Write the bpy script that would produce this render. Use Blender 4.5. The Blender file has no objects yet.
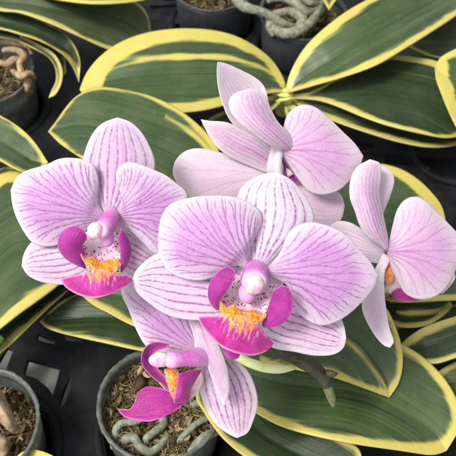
import bpy, bmesh, math, random
import numpy as np
from mathutils import Vector

# ------------------------------------------------------------------ camera, world, sun, exposure
SC = bpy.context.scene
COL = SC.collection
PITCH = math.radians(52.0)
FOV = math.radians(31.0)
CAM_Z = 28.2
cam_data = bpy.data.cameras.new('camera')
cam_data.sensor_width = 36.0
cam_data.angle = FOV
cam_data.clip_start = 0.5
cam_data.clip_end = 2000.0
cam_data.dof.use_dof = True
cam_data.dof.focus_distance = 22.3
cam_data.dof.aperture_fstop = 0.52
cam = bpy.data.objects.new('camera', cam_data)
COL.objects.link(cam)
cam.location = (0, 0, CAM_Z)
cam.rotation_euler = (math.pi / 2 - PITCH, 0, 0)
SC.camera = cam

SUN_EL, SUN_AZ = math.radians(58.0), math.radians(-118.0)      # azimuth measured from +Y towards +X
world = bpy.data.worlds.new('World')
SC.world = world
world.use_nodes = True
wn = world.node_tree
wn.nodes.clear()
sky = wn.nodes.new('ShaderNodeTexSky')
sky.sky_type = 'NISHITA'
sky.sun_disc = False
sky.sun_elevation = SUN_EL
sky.sun_rotation = SUN_AZ
sky.dust_density = 4.0
sky.air_density = 1.0
sky.ozone_density = 0.6
bg = wn.nodes.new('ShaderNodeBackground')
bg.inputs['Strength'].default_value = 0.15
wo = wn.nodes.new('ShaderNodeOutputWorld')
hs = wn.nodes.new('ShaderNodeHueSaturation')          # thin overcast: the sky is nearly white
hs.inputs['Saturation'].default_value = 0.20
wn.links.new(sky.outputs[0], hs.inputs['Color'])
wn.links.new(hs.outputs[0], bg.inputs[0])
wn.links.new(bg.outputs[0], wo.inputs[0])

sun_data = bpy.data.lights.new('sun', 'SUN')
sun_data.energy = 2.1
sun_data.angle = math.radians(14.0)
sun_data.color = (1.0, 0.95, 0.88)
sun = bpy.data.objects.new('sun', sun_data)
COL.objects.link(sun)
sd = Vector((math.sin(SUN_AZ) * math.cos(SUN_EL), math.cos(SUN_AZ) * math.cos(SUN_EL), math.sin(SUN_EL)))
sun.rotation_euler = sd.to_track_quat('Z', 'Y').to_euler()
sun.location = sd * 60

SC.view_settings.view_transform = 'Standard'
SC.view_settings.look = 'None'
SC.view_settings.gamma = 1.0
SC.view_settings.exposure = 0.42

rng = np.random.default_rng(7)
random.seed(11)

# ------------------------------------------------------------------ view geometry helpers
CAMP = np.array([0.0, 0.0, CAM_Z])
FWD = np.array([0.0, math.cos(PITCH), -math.sin(PITCH)])
UPV = np.array([0.0, math.sin(PITCH), math.cos(PITCH)])
RGT = np.array([1.0, 0.0, 0.0])
KT = math.tan(FOV / 2)


def ray(px, py):
    return FWD + (px - 228) / 228 * KT * RGT + (228 - py) / 228 * KT * UPV


def W(px, py, d):
    return CAMP + d * ray(px, py)


def G(px, py, z):
    r = ray(px, py)
    return CAMP + r * ((z - CAM_Z) / r[2])


def smooth_curve(pts, n, dense_end=True, closed=False):
    """centripetal-ish Catmull-Rom through pts (k x m), resampled by arc length to n samples"""
    p = np.asarray(pts, float)
    k = len(p)
    if closed:
        q = np.vstack([p[-1], p, p[0], p[1]])
        segs = k
    else:
        q = np.vstack([2 * p[0] - p[1], p, 2 * p[-1] - p[-2]])
        segs = k - 1
    out = []
    for i in range(segs):
        p0, p1, p2, p3 = q[i], q[i + 1], q[i + 2], q[i + 3]
        for t in np.linspace(0, 1, 14, endpoint=False):
            out.append(0.5 * ((2 * p1) + (-p0 + p2) * t + (2 * p0 - 5 * p1 + 4 * p2 - p3) * t * t
                              + (-p0 + 3 * p1 - 3 * p2 + p3) * t ** 3))
    out.append(p[0] if closed else p[-1])
    out = np.array(out)
    seg = np.linalg.norm(np.diff(out[:, :2], axis=0), axis=1) + 1e-9
    s = np.concatenate([[0], np.cumsum(seg)])
    s /= s[-1]
    t = np.linspace(0, 1, n)
    if dense_end:
        t = 0.35 * t + 0.65 * np.sin(t * math.pi / 2)
    return np.stack([np.interp(t, s, out[:, j]) for j in range(out.shape[1])], 1), t


def sstep(a, b, x):
    t = np.clip((x - a) / (b - a), 0, 1)
    return t * t * (3 - 2 * t)


def link(o, parent=None):
    COL.objects.link(o)
    if parent is not None:
        o.parent = parent
    return o


def tag(o, label=None, cat=None, group=None, kind=None):
    if label: o['label'] = label
    if cat: o['category'] = cat
    if group: o['group'] = group
    if kind: o['kind'] = kind
    return o


def thing(name, label, cat, group=None, loc=(0, 0, 0)):
    o = bpy.data.objects.new(name, None)
    o.empty_display_size = 0.3
    o.location = Vector(loc)
    COL.objects.link(o)
    return tag(o, label, cat, group)


def mesh_obj(name, verts, faces, mat, parent=None, attrs=None, thick=0.0, offset=0.0, smooth=True, sub=0):
    me = bpy.data.meshes.new(name)
    v = np.asarray(verts, float)
    if parent is not None:
        v = v - np.array(parent_world(parent))
    me.from_pydata(v.tolist(), [], faces)
    if attrs:
        for k, a in attrs.items():
            at = me.attributes.new(k, 'FLOAT', 'POINT')
            at.data.foreach_set('value', np.asarray(a, np.float32).ravel())
    if smooth:
        me.polygons.foreach_set('use_smooth', [True] * len(me.polygons))
    me.materials.append(mat)
    me.update()
    o = bpy.data.objects.new(name, me)
    link(o, parent)
    if thick:
        m = o.modifiers.new('thickness', 'SOLIDIFY')
        m.thickness = thick
        m.offset = offset
    if sub:
        s = o.modifiers.new('subdivision', 'SUBSURF')
        s.levels = s.render_levels = sub
    return o


def parent_world(p):
    l = Vector((0, 0, 0))
    while p is not None:
        l += p.location
        p = p.parent
    return l


def grid_faces(nu, nv):
    f = []
    for i in range(nu - 1):
        for j in range(nv - 1):
            a = i * nv + j
            f.append((a, a + nv, a + nv + 1, a + 1))
    return f


# ------------------------------------------------------------------ node helpers
class NT:
    def __init__(s, name):
        s.m = bpy.data.materials.new(name)
        s.m.use_nodes = True
        s.t = s.m.node_tree
        s.t.nodes.clear()
        s.out = s.t.nodes.new('ShaderNodeOutputMaterial')

    def n(s, typ, **kw):
        nd = s.t.nodes.new(typ)
        for k, v in kw.items():
            setattr(nd, k, v)
        return nd

    def set(s, sock, v):
        if isinstance(v, bpy.types.NodeSocket):
            s.t.links.new(v, sock)
        else:
            sock.default_value = v

    def M(s, op, a, b=None, c=None, clamp=False):
        nd = s.n('ShaderNodeMath', operation=op)
        nd.use_clamp = clamp
        s.set(nd.inputs[0], a)
        if b is not None: s.set(nd.inputs[1], b)
        if c is not None: s.set(nd.inputs[2], c)
        return nd.outputs[0]

    def A(s, name):
        return s.n('ShaderNodeAttribute', attribute_name=name).outputs['Fac']

    def step(s, v, a, b, lo=0.0, hi=1.0):
        nd = s.n('ShaderNodeMapRange', interpolation_type='SMOOTHSTEP')
        s.set(nd.inputs[0], v)
        s.set(nd.inputs[1], a); s.set(nd.inputs[2], b)
        s.set(nd.inputs[3], lo); s.set(nd.inputs[4], hi)
        return nd.outputs[0]

    def mix(s, f, a, b, mode='MIX'):
        nd = s.n('ShaderNodeMix', data_type='RGBA', blend_type=mode)
        s.set(nd.inputs[0], f)
        s.set(nd.inputs[6], a if isinstance(a, bpy.types.NodeSocket) else (*a, 1))
        s.set(nd.inputs[7], b if isinstance(b, bpy.types.NodeSocket) else (*b, 1))
        return nd.outputs[2]

    def vec(s, x, y, z=0.0):
        nd = s.n('ShaderNodeCombineXYZ')
        s.set(nd.inputs[0], x); s.set(nd.inputs[1], y); s.set(nd.inputs[2], z)
        return nd.outputs[0]

    def pos(s):
        return s.n('ShaderNodeTexCoord').outputs['Object']

    def noise(s, vec, scale, detail=2.0, rough=0.5, out=0):
        nd = s.n('ShaderNodeTexNoise')
        s.set(nd.inputs['Vector'], vec)
        nd.inputs['Scale'].default_value = scale
        nd.inputs['Detail'].default_value = detail
        nd.inputs['Roughness'].default_value = rough
        return nd.outputs[out]

    def bump(s, h, strength=0.3, dist=0.05, normal=None):
        nd = s.n('ShaderNodeBump')
        s.set(nd.inputs['Height'], h)
        nd.inputs['Strength'].default_value = strength
        nd.inputs['Distance'].default_value = dist
        if normal is not None: s.set(nd.inputs['Normal'], normal)
        return nd.outputs[0]

    def finish(s, color, rough=0.5, spec=0.4, normal=None, transl=0.0, tcol=None, sheen=0.0, coat=0.0,
               transp=0.0, sss=0.0, sssr=(0.2, 0.1, 0.1)):
        b = s.n('ShaderNodeBsdfPrincipled')
        s.set(b.inputs['Base Color'], color if isinstance(color, bpy.types.NodeSocket) else (*color, 1))
        s.set(b.inputs['Roughness'], rough)
        s.set(b.inputs['Specular IOR Level'], spec)
        b.inputs['Sheen Weight'].default_value = sheen
        b.inputs['Coat Weight'].default_value = coat
        b.inputs['Coat Roughness'].default_value = 0.2
        if sss:
            b.inputs['Subsurface Weight'].default_value = sss
            b.inputs['Subsurface Radius'].default_value = sssr
            b.inputs['Subsurface Scale'].default_value = 1.0
        if normal is not None: s.set(b.inputs['Normal'], normal)
        sh = b.outputs[0]
        if transl:
            t = s.n('ShaderNodeBsdfTranslucent')
            c = tcol if tcol is not None else color
            s.set(t.inputs[0], c if isinstance(c, bpy.types.NodeSocket) else (*c, 1))
            if normal is not None: s.set(t.inputs['Normal'], normal)
            mx = s.n('ShaderNodeMixShader')
            mx.inputs[0].default_value = transl
            s.t.links.new(sh, mx.inputs[1]); s.t.links.new(t.outputs[0], mx.inputs[2])
            sh = mx.outputs[0]
        if transp:
            t = s.n('ShaderNodeBsdfTransparent')
            t.inputs[0].default_value = (0.9, 0.95, 0.9, 1)
            mx = s.n('ShaderNodeMixShader')
            s.set(mx.inputs[0], transp)
            s.t.links.new(sh, mx.inputs[1]); s.t.links.new(t.outputs[0], mx.inputs[2])
            sh = mx.outputs[0]
        s.t.links.new(sh, s.out.inputs[0])
        return s.m


# ------------------------------------------------------------------ materials
def petal_material(name, N, base, wash, vein, wash_amt, vein_amt, thick, edge=(0.84, 0.78, 0.84), dots=0.5,
                   branch=1.0, base_fade=0.10, wash_lo=0.0, wash_hi=0.75, center=0.0, speck=0.0):
    s = NT(name)
    P = s.pos()
    w, u, e, sp = s.A('w'), s.A('u'), s.A('e'), s.A('sp')
    nz = s.noise(P, 1.3, 2)
    nz2 = s.noise(P, 5.0, 2)
    dist = s.M('ADD', s.M('MULTIPLY', s.M('SUBTRACT', nz, 0.5), 0.09),
               s.M('MULTIPLY', s.M('SUBTRACT', nz2, 0.5), 0.016))
    x = s.M('MULTIPLY', s.M('ADD', w, dist), float(N))
    pr = s.M('ABSOLUTE', s.M('SUBTRACT', s.M('FRACT', s.M('ADD', x, 0.5)), 0.5))
    cm = s.M('DIVIDE', sp, float(N))                       # cm per unit of x
    th = s.M('MULTIPLY', s.step(s.noise(P, 7.0, 2), 0.3, 0.7, 0.55, 1.25), thick)
    taper = s.step(u, 0.45, 1.0, 1.0, 0.55)
    th = s.M('MULTIPLY', th, taper)

    def line(d, k=1.0):
        dc = s.M('MULTIPLY', d, cm)
        r = s.M('DIVIDE', dc, s.M('MULTIPLY', th, k))
        return s.step(r, 0.25, 1.45, 1.0, 0.0)
    l = line(pr)
    cell = s.M('FLOOR', x)
    y = s.M('FRACT', x)
    wnz = s.n('ShaderNodeTexWhiteNoise', noise_dimensions='1D')
    s.set(wnz.inputs['W'], s.M('ADD', cell, 3.7 + N))
    h = wnz.outputs[0]
    u0 = s.M('MULTIPLY_ADD', h, 0.30, 0.22)
    s1 = s.step(u, u0, s.M('ADD', u0, 0.30))
    l2 = s.M('MULTIPLY', line(s.M('ABSOLUTE', s.M('SUBTRACT', y, s.M('MULTIPLY', s1, 0.5))), 0.8),
             s.step(s1, 0.02, 0.1))
    u1 = s.M('MULTIPLY_ADD', h, -0.2, 0.72)
    s2 = s.step(u, u1, s.M('ADD', u1, 0.25))
    l3 = s.M('MULTIPLY', line(s.M('ABSOLUTE', s.M('SUBTRACT', s.M('SUBTRACT', 1.0, y), s.M('MULTIPLY', s2, 0.26))), 0.65),
             s.step(s2, 0.02, 0.1))
    l2 = s.M('MULTIPLY', s.M('MAXIMUM', l2, l3), branch)
    ln = s.M('MAXIMUM', l, l2)
    # dashes along the vein
    vv = s.vec(s.M('MULTIPLY', x, 3.0), s.M('MULTIPLY', u, 26.0))
    dash = s.step(s.noise(vv, 1.0, 2, 0.6), 0.34, 0.56, 1.0 - dots, 1.0)
    patch = s.step(s.noise(P, 1.7, 2), 0.28, 0.55, 0.55, 1.0)
    em = s.step(s.M('ADD', e, s.M('MULTIPLY', s.M('SUBTRACT', nz2, 0.5), 0.25)), 0.05, 0.26)
    ln = s.M('MULTIPLY', s.M('MULTIPLY', ln, dash), s.M('MULTIPLY', em, patch))
    ln = s.M('MULTIPLY', ln, s.step(u, base_fade * 0.3, base_fade * 1.5))
    if speck:
        vo = s.n('ShaderNodeTexVoronoi')
        s.set(vo.inputs['Vector'], P)
        vo.inputs['Scale'].default_value = 13.0
        sk = s.M('MULTIPLY', s.step(vo.outputs['Distance'], 0.18, 0.34, 1.0, 0.0), s.step(u, 0.12, 0.42, speck, 0.0))
        ln = s.M('MAXIMUM', ln, sk)
    lnf = s.M('MULTIPLY', ln, vein_amt)
    # wash of colour, stronger toward the middle, white rim
    wf = s.M('MULTIPLY', s.step(e, 0.02, 0.80), s.step(u, wash_hi, 1.02, 1.0, 0.45))
    wf = s.M('MULTIPLY', wf, s.step(s.M('ABSOLUTE', w), 0.2, 1.1, 1.0, 0.55))
    wf = s.M('MULTIPLY', wf, s.step(u, wash_lo, wash_lo + 0.22, 0.35, 1.0))
    wf = s.M('MULTIPLY', wf, s.step(nz, 0.25, 0.75, 0.9, 1.05))
    wf = s.M('MULTIPLY', wf, s.step(s.noise(P, 0.9, 2), 0.3, 0.65, 0.88, 1.05))
    wf = s.M('MULTIPLY', wf, wash_amt, clamp=True)
    c = s.mix(wf, base, wash)
    halo = s.M('MULTIPLY', s.step(s.M('DIVIDE', s.M('MULTIPLY', pr, cm), th), 0.5, 4.5, 1.0, 0.0), s.M('MULTIPLY', em, 0.22 * vein_amt))
    c = s.mix(halo, c, wash)
    c = s.mix(s.M('MULTIPLY', s.step(e, 0.0, 0.16, 1.0, 0.0), 0.75), c, edge)
    c = s.mix(lnf, c, vein)
    if center:
        co_ = s.M('MULTIPLY', s.step(s.M('ABSOLUTE', s.M('ADD', w, dist)), 0.01, 0.16, 1.0, 0.0), s.step(u, 0.10, 0.60, center, 0.0))
        c = s.mix(co_, c, (0.46, 0.07, 0.40))
    # crystalline cell mottling
    cell_n = s.noise(P, 20.0, 3, 0.7)
    c = s.mix(s.step(cell_n, 0.3, 0.72, 0.0, 0.24), c, (0.93, 0.90, 0.95))
    c = s.mix(s.step(s.noise(P, 15.0, 2), 0.62, 0.3, 0.0, 0.20), c, wash)
    hgt = s.M('ADD', s.M('MULTIPLY', cell_n, 0.5), s.M('MULTIPLY', ln, -0.35))
    ridge = s.M('MULTIPLY', s.M('COSINE', s.M('MULTIPLY', x, 6.2832)), -0.25)
    hgt = s.M('ADD', hgt, s.M('MULTIPLY', ridge, s.step(e, 0.0, 0.4)))
    nb = s.bump(hgt, 0.40, 0.035)
    return s.finish(c, 0.45, 0.35, nb, transl=0.38, sheen=0.1)


LIL = (0.60, 0.33, 0.68)
MAT_PETAL = petal_material('petal_pink', 7, (0.78, 0.68, 0.78), (0.61, 0.29, 0.64), (0.34, 0.07, 0.34), 1.15, 0.88, 0.028,
                           dots=0.45, speck=0.75, base_fade=0.24, wash_lo=0.08)
MAT_SEPAL = petal_material('sepal_striped', 4, (0.78, 0.69, 0.78), (0.68, 0.40, 0.68), (0.34, 0.025, 0.22), 0.40, 0.95, 0.031,
                           dots=0.55, branch=0.35, speck=0.5)
MAT_DORSAL = petal_material('dorsal_striped', 4, (0.77, 0.66, 0.77), (0.64, 0.37, 0.66), (0.34, 0.06, 0.30), 0.60, 0.92, 0.032,
                            dots=0.7, branch=0.35)
MAT_WHITE = petal_material('dorsal_white', 4, (0.84, 0.79, 0.84), (0.70, 0.50, 0.74), (0.34, 0.06, 0.32), 0.22, 0.95, 0.034,
                           dots=0.8, branch=0.4)
MAT_BACK = petal_material('petal_back', 5, (0.80, 0.71, 0.76), (0.69, 0.48, 0.65), (0.44, 0.23, 0.42), 0.60, 0.30, 0.026,
                          dots=0.2, branch=0.8)
MAT_SIDE = petal_material('petal_side', 4, (0.80, 0.69, 0.77), (0.65, 0.34, 0.63), (0.38, 0.08, 0.34), 0.85, 0.42, 0.030,
                          dots=0.2, branch=0.9, base_fade=0.12, center=0.6)


def lip_material(name, deep, light, edge):
    s = NT(name)
    P = s.pos()
    u, e = s.A('u'), s.A('e')
    n1 = s.noise(P, 3.0, 3)
    cn = s.noise(P, 26.0, 2, 0.7)
    c = s.mix(s.step(n1, 0.3, 0.7), deep, light)
    c = s.mix(s.step(cn, 0.4, 0.75, 0.0, 0.20), c, (0.74, 0.16, 0.60))
    fl = s.noise(s.vec(s.M('MULTIPLY', s.A('w'), 7.0), s.M('MULTIPLY', u, 1.5)), 1.5, 3)
    c = s.mix(s.step(fl, 0.42, 0.62, 0.4, 0.0), c, deep)
    c = s.mix(s.step(e, 0.0, 0.05, 0.7, 0.0), c, edge)
    hb = s.M('ADD', cn, s.M('MULTIPLY', fl, 2.0))
    return s.finish(c, 0.42, 0.4, s.bump(hb, 0.45, 0.03), transl=0.18, sheen=0.25)


MAT_LIP = lip_material('lip_magenta', (0.30, 0.006, 0.18), (0.48, 0.016, 0.29), (0.72, 0.22, 0.55))
MAT_LIPB = lip_material('lip_side_lobe', (0.29, 0.008, 0.21), (0.44, 0.020, 0.33), (0.62, 0.20, 0.55))


def mid_lobe_material():
    """magenta lobe with cream streaks running out from the callus"""
    s = NT('lip_middle_lobe')
    P = s.pos()
    v, u, e = s.A('w'), s.A('u'), s.A('e')
    n1 = s.noise(P, 3.0, 3)
    cn = s.noise(P, 26.0, 2, 0.7)
    c = s.mix(s.step(n1, 0.3, 0.7), (0.36, 0.007, 0.18), (0.52, 0.02, 0.30))
    c = s.mix(s.step(cn, 0.4, 0.75, 0.0, 0.22), c, (0.76, 0.16, 0.58))
    st = s.noise(s.vec(s.M('MULTIPLY', v, 0.8), s.M('MULTIPLY', u, 17.0)), 1.6, 3, 0.6)
    k = s.M('ADD', s.A('callus_fade'), s.M('MULTIPLY', s.M('SUBTRACT', st, 0.5), 1.5))
    c = s.mix(s.step(k, 0.40, 0.72, 0.0, 0.95), c, s.mix(s.step(s.A('callus_fade'), 0.35, 0.6), (0.82, 0.42, 0.45), (0.80, 0.36, 0.06)))
    c = s.mix(s.step(e, 0.0, 0.07, 0.8, 0.0), c, (0.80, 0.32, 0.60))
    return s.finish(c, 0.42, 0.4, s.bump(cn, 0.45, 0.03), transl=0.16, sheen=0.2)


MAT_MID = mid_lobe_material()


def callus_material():
    s = NT('callus_orange')
    P = s.pos()
    e = s.A('e')
    n1 = s.noise(P, 9.0, 3, 0.6)
    c = s.mix(s.step(n1, 0.35, 0.65), (0.74, 0.24, 0.008), (0.80, 0.38, 0.02))
    c = s.mix(s.step(s.noise(P, 5.0, 2), 0.58, 0.8, 0.0, 0.45), c, (0.90, 0.66, 0.25))
    st = s.noise(s.vec(s.M('MULTIPLY', s.A('w'), 3.2), s.M('MULTIPLY', s.A('u'), 13.0)), 1.5, 3)
    c = s.mix(s.step(st, 0.57, 0.66, 0.0, 0.8), c, (0.42, 0.06, 0.01))
    k = s.M('SUBTRACT', s.M('ADD', e, s.M('MULTIPLY', s.M('SUBTRACT', n1, 0.5), 0.18)), 0.03)
    c = s.mix(s.step(k, 0.0, 0.09, 0.85, 0.0), c, s.mix(s.step(st, 0.45, 0.55), (0.80, 0.45, 0.20), (0.62, 0.08, 0.26)))
    return s.finish(c, 0.38, 0.5, s.bump(s.M('ADD', n1, s.M('MULTIPLY', st, 1.2)), 0.5, 0.06), sss=0.2, sssr=(0.12, 0.06, 0.02))


MAT_CALLUS = callus_material()


def throat_material():
    s = NT('throat_spotted')
    P = s.pos()
    vo = s.n('ShaderNodeTexVoronoi')
    s.set(vo.inputs['Vector'], s.vec(s.M('ADD', s.M('MULTIPLY', s.A('w'), 5.5), s.M('MULTIPLY', s.noise(P, 6.0, 1), 2.0)), s.M('MULTIPLY', s.A('u'), 5.5)))
    vo.inputs['Scale'].default_value = 2.0
    sp = s.step(vo.outputs['Distance'], 0.26, 0.42, 1.0, 0.0)
    sp = s.M('MULTIPLY', sp, s.step(s.noise(P, 6.0, 1), 0.28, 0.42))
    c = s.mix(s.step(s.noise(P, 2.5, 2), 0.35, 0.7), (0.84, 0.72, 0.78), (0.76, 0.50, 0.68))
    c = s.mix(s.step(s.M('ADD', s.A('u'), s.M('MULTIPLY', s.M('SUBTRACT', s.noise(P, 8.0, 2), 0.5), 0.5)), 0.55, 0.9, 0.0, 0.8), c, (0.80, 0.42, 0.12))
    c = s.mix(sp, c, (0.34, 0.03, 0.14))
    return s.finish(c, 0.45, 0.4, s.bump(s.noise(P, 22.0, 2), 0.3, 0.03), transl=0.2)


MAT_THROAT = throat_material()


def column_material():
    s = NT('column_pink')
    P = s.pos()
    u = s.M('ADD', s.A('u'), s.M('MULTIPLY', s.M('SUBTRACT', s.noise(P, 4.0, 2), 0.5), 0.3))
    c = s.mix(s.step(u, 0.05, 0.45), (0.66, 0.32, 0.64), (0.54, 0.12, 0.46))
    c = s.mix(s.step(u, 0.45, 0.85, 0.0, 0.8), c, (0.76, 0.46, 0.68))
    c = s.mix(s.step(s.noise(P, 22.0, 2), 0.45, 0.75, 0.0, 0.3), c, (0.85, 0.55, 0.80))
    return s.finish(c, 0.42, 0.4, s.bump(s.noise(P, 22.0, 2), 0.3, 0.03), sss=0.15, sssr=(0.15, 0.05, 0.1))


MAT_COLUMN = column_material()
s_ = NT('anther_white')
P_ = s_.pos()
MAT_CAP = s_.finish(s_.mix(s_.step(s_.noise(P_, 3.5, 3), 0.38, 0.62), (0.70, 0.62, 0.56), (0.62, 0.36, 0.50)), 0.5, 0.25,
                    s_.bump(s_.noise(P_, 12.0, 3), 0.25, 0.04), sss=0.3, sssr=(0.12, 0.08, 0.06))


def leaf_material(name, g1, g2, yel=(0.50, 0.42, 0.085), rough=0.38, sheen_col=(0.095, 0.13, 0.06)):
    s = NT(name)
    P = s.pos()
    lx, ly, ym = s.A('lx'), s.A('ly'), s.A('ym')
    st = s.noise(s.vec(s.M('MULTIPLY', lx, 0.12), s.M('MULTIPLY', ly, 2.4)), 1.5, 4, 0.6)
    fine = s.noise(s.vec(s.M('MULTIPLY', lx, 0.5), s.M('MULTIPLY', ly, 14.0)), 1.4, 2)
    big = s.noise(P, 0.7, 3)
    mott = s.noise(P, 16.0, 3, 0.65)
    g = s.mix(s.step(st, 0.3, 0.7), g1, g2)
    g = s.mix(s.step(big, 0.32, 0.7, 0.05, 0.42), g, sheen_col)  # pale sky sheen painted into the green in broad random patches
    g = s.mix(s.step(mott, 0.45, 0.75, 0.0, 0.12), g, (0.12, 0.19, 0.11))
    g = s.mix(s.step(s.M('ABSOLUTE', ly), 0.012, 0.05, 0.55, 0.0), g, (0.012, 0.03, 0.014))
    s3 = s.noise(s.vec(s.M('MULTIPLY', lx, 0.07), s.M('ADD', s.M('MULTIPLY', ly, 2.6), 7.3)), 1.4, 3)
    g = s.mix(s.step(s3, 0.56, 0.70, 0.0, 0.55), g, (0.085, 0.125, 0.03))
    g = s.mix(s.step(s3, 0.42, 0.30, 0.0, 0.6), g, (0.010, 0.026, 0.008))
    # thin pale-green streaks just inside the margin
    k = s.M('ADD', s.M('ADD', ym, s.M('MULTIPLY', s.M('SUBTRACT', s.noise(P, 0.55, 2), 0.5), 0.42)), s.M('MULTIPLY', s.M('SUBTRACT', st, 0.5), 0.12))
    ym = s.M('ADD', ym, s.M('MULTIPLY', s.M('SUBTRACT', s.noise(P, 0.55, 2), 0.5), 0.42))
    k2 = s.M('ADD', ym, s.M('MULTIPLY', s.M('SUBTRACT', st, 0.5), 0.9))
    pale = s.mix(0.5, yel, (0.20, 0.30, 0.08))
    c = s.mix(s.step(k2, -0.10, 0.16, 0.0, 0.65), g, pale)
    y = s.mix(s.step(fine, 0.3, 0.7, 0.0, 0.35), yel, (0.52, 0.50, 0.15))
    y = s.mix(s.step(mott, 0.5, 0.8, 0.0, 0.4), y, (0.68, 0.62, 0.26))
    y = s.mix(s.step(big, 0.55, 0.8, 0.0, 0.3), y, (0.44, 0.37, 0.09))
    c = s.mix(s.step(k, -0.07, 0.10), c, y)
    # dust and water marks
    dm = s.step(s.noise(P, 2.6, 5, 0.7), 0.58, 0.72, 0.0, 0.07)
    c = s.mix(dm, c, (0.35, 0.38, 0.33))
    hg = s.M('ADD', s.M('MULTIPLY', fine, 0.35), s.M('ADD', s.M('MULTIPLY', mott, 0.25), s.M('MULTIPLY', st, 0.9)))
    r = s.step(s.noise(P, 3.2, 3), 0.3, 0.7, rough, rough + 0.08)
    return s.finish(c, r, 0.42, s.bump(hg, 0.35, 0.05), transl=0.05)


MAT_LEAF = leaf_material('leaf_green', (0.021, 0.045, 0.011), (0.040, 0.074, 0.019))
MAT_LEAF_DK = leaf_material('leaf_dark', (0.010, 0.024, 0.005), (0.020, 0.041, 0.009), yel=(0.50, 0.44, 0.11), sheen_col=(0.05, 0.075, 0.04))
MAT_LEAF_OL = leaf_material('leaf_olive', (0.026, 0.042, 0.012), (0.048, 0.068, 0.020), yel=(0.50, 0.45, 0.13), rough=0.45)


def simple(name, c1, c2, scale=4.0, rough=0.6, spec=0.4, bump=0.3, bd=0.05, bs=20.0, **kw):
    s = NT(name)
    P = s.pos()
    c = s.mix(s.step(s.noise(P, scale, 4, 0.6), 0.3, 0.7), c1, c2)
    return s.finish(c, rough, spec, s.bump(s.noise(P, bs, 3), bump, bd), **kw)


MAT_TRAY = simple('tray_black_plastic', (0.006, 0.0065, 0.0075), (0.015, 0.016, 0.018), 1.2, 0.6, 0.14, 0.25, 0.02, 30)
MAT_FLOOR = simple('floor_concrete', (0.34, 0.335, 0.31), (0.46, 0.45, 0.42), 0.5, 0.9, 0.2)
MAT_POT = simple('pot_clear_plastic', (0.14, 0.165, 0.14), (0.27, 0.30, 0.25), 3.5, 0.3, 0.5, 0.2, 0.02, 12, transl=0.35, transp=0.28)
MAT_POTGREY = simple('pot_grey_plastic', (0.045, 0.052, 0.058), (0.07, 0.08, 0.088), 1.5, 0.42, 0.5, 0.15, 0.02, 12)
MAT_ROOT = simple('root_silvery', (0.13, 0.15, 0.10), (0.26, 0.275, 0.20), 4.5, 0.6, 0.3, 0.8, 0.05, 12)
MAT_ROOTPALE = simple('root_pale', (0.13, 0.14, 0.09), (0.30, 0.30, 0.22), 4.5, 0.65, 0.3, 0.8, 0.05, 12)
MAT_DRY = simple('dry_sheath', (0.20, 0.13, 0.07), (0.46, 0.35, 0.21), 2.5, 0.75, 0.25, 0.6, 0.05, 7)
MAT_SOIL = simple('potting_soil', (0.018, 0.013, 0.008), (0.06, 0.045, 0.026), 2.5, 0.95, 0.1, 0.9, 0.1, 6)
MAT_SPIKE = simple('spike_bark', (0.022, 0.020, 0.010), (0.055, 0.055, 0.024), 3, 0.55, 0.4, 0.6, 0.04, 14)
MAT_SPIKETIP = simple('spike_tip', (0.07, 0.085, 0.035), (0.16, 0.18, 0.09), 3, 0.5, 0.4, 0.3, 0.03, 14)
MAT_PEDICEL = simple('pedicel_green', (0.42, 0.52, 0.18), (0.60, 0.66, 0.36), 1.6, 0.42, 0.4, 0.2, 0.03, 9, sss=0.1)
MAT_CROWN = simple('crown_yellow', (0.42, 0.46, 0.12), (0.72, 0.70, 0.26), 1.3, 0.45, 0.4, 0.3, 0.04, 9)
MAT_SPROUT = simple('sprout_green', (0.05, 0.11, 0.02), (0.10, 0.18, 0.04), 1.3, 0.4, 0.4, 0.2, 0.03, 9)


def moss_material():
    s = NT('moss_fibres')
    P = s.pos()
    r = s.A('w')
    n = s.noise(P, 1.4, 2)
    c = s.mix(s.step(r, 0.0, 0.55), (0.050, 0.030, 0.014), (0.19, 0.13, 0.062))
    c = s.mix(s.step(r, 0.5, 0.9), c, (0.40, 0.33, 0.18))
    c = s.mix(s.M('MULTIPLY', s.step(n, 0.42, 0.60, 0.0, 0.75), s.step(r, 0.2, 0.35)), c, (0.15, 0.155, 0.05))
    return s.finish(c, 0.8, 0.2)


MAT_MOSS = moss_material()


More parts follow.
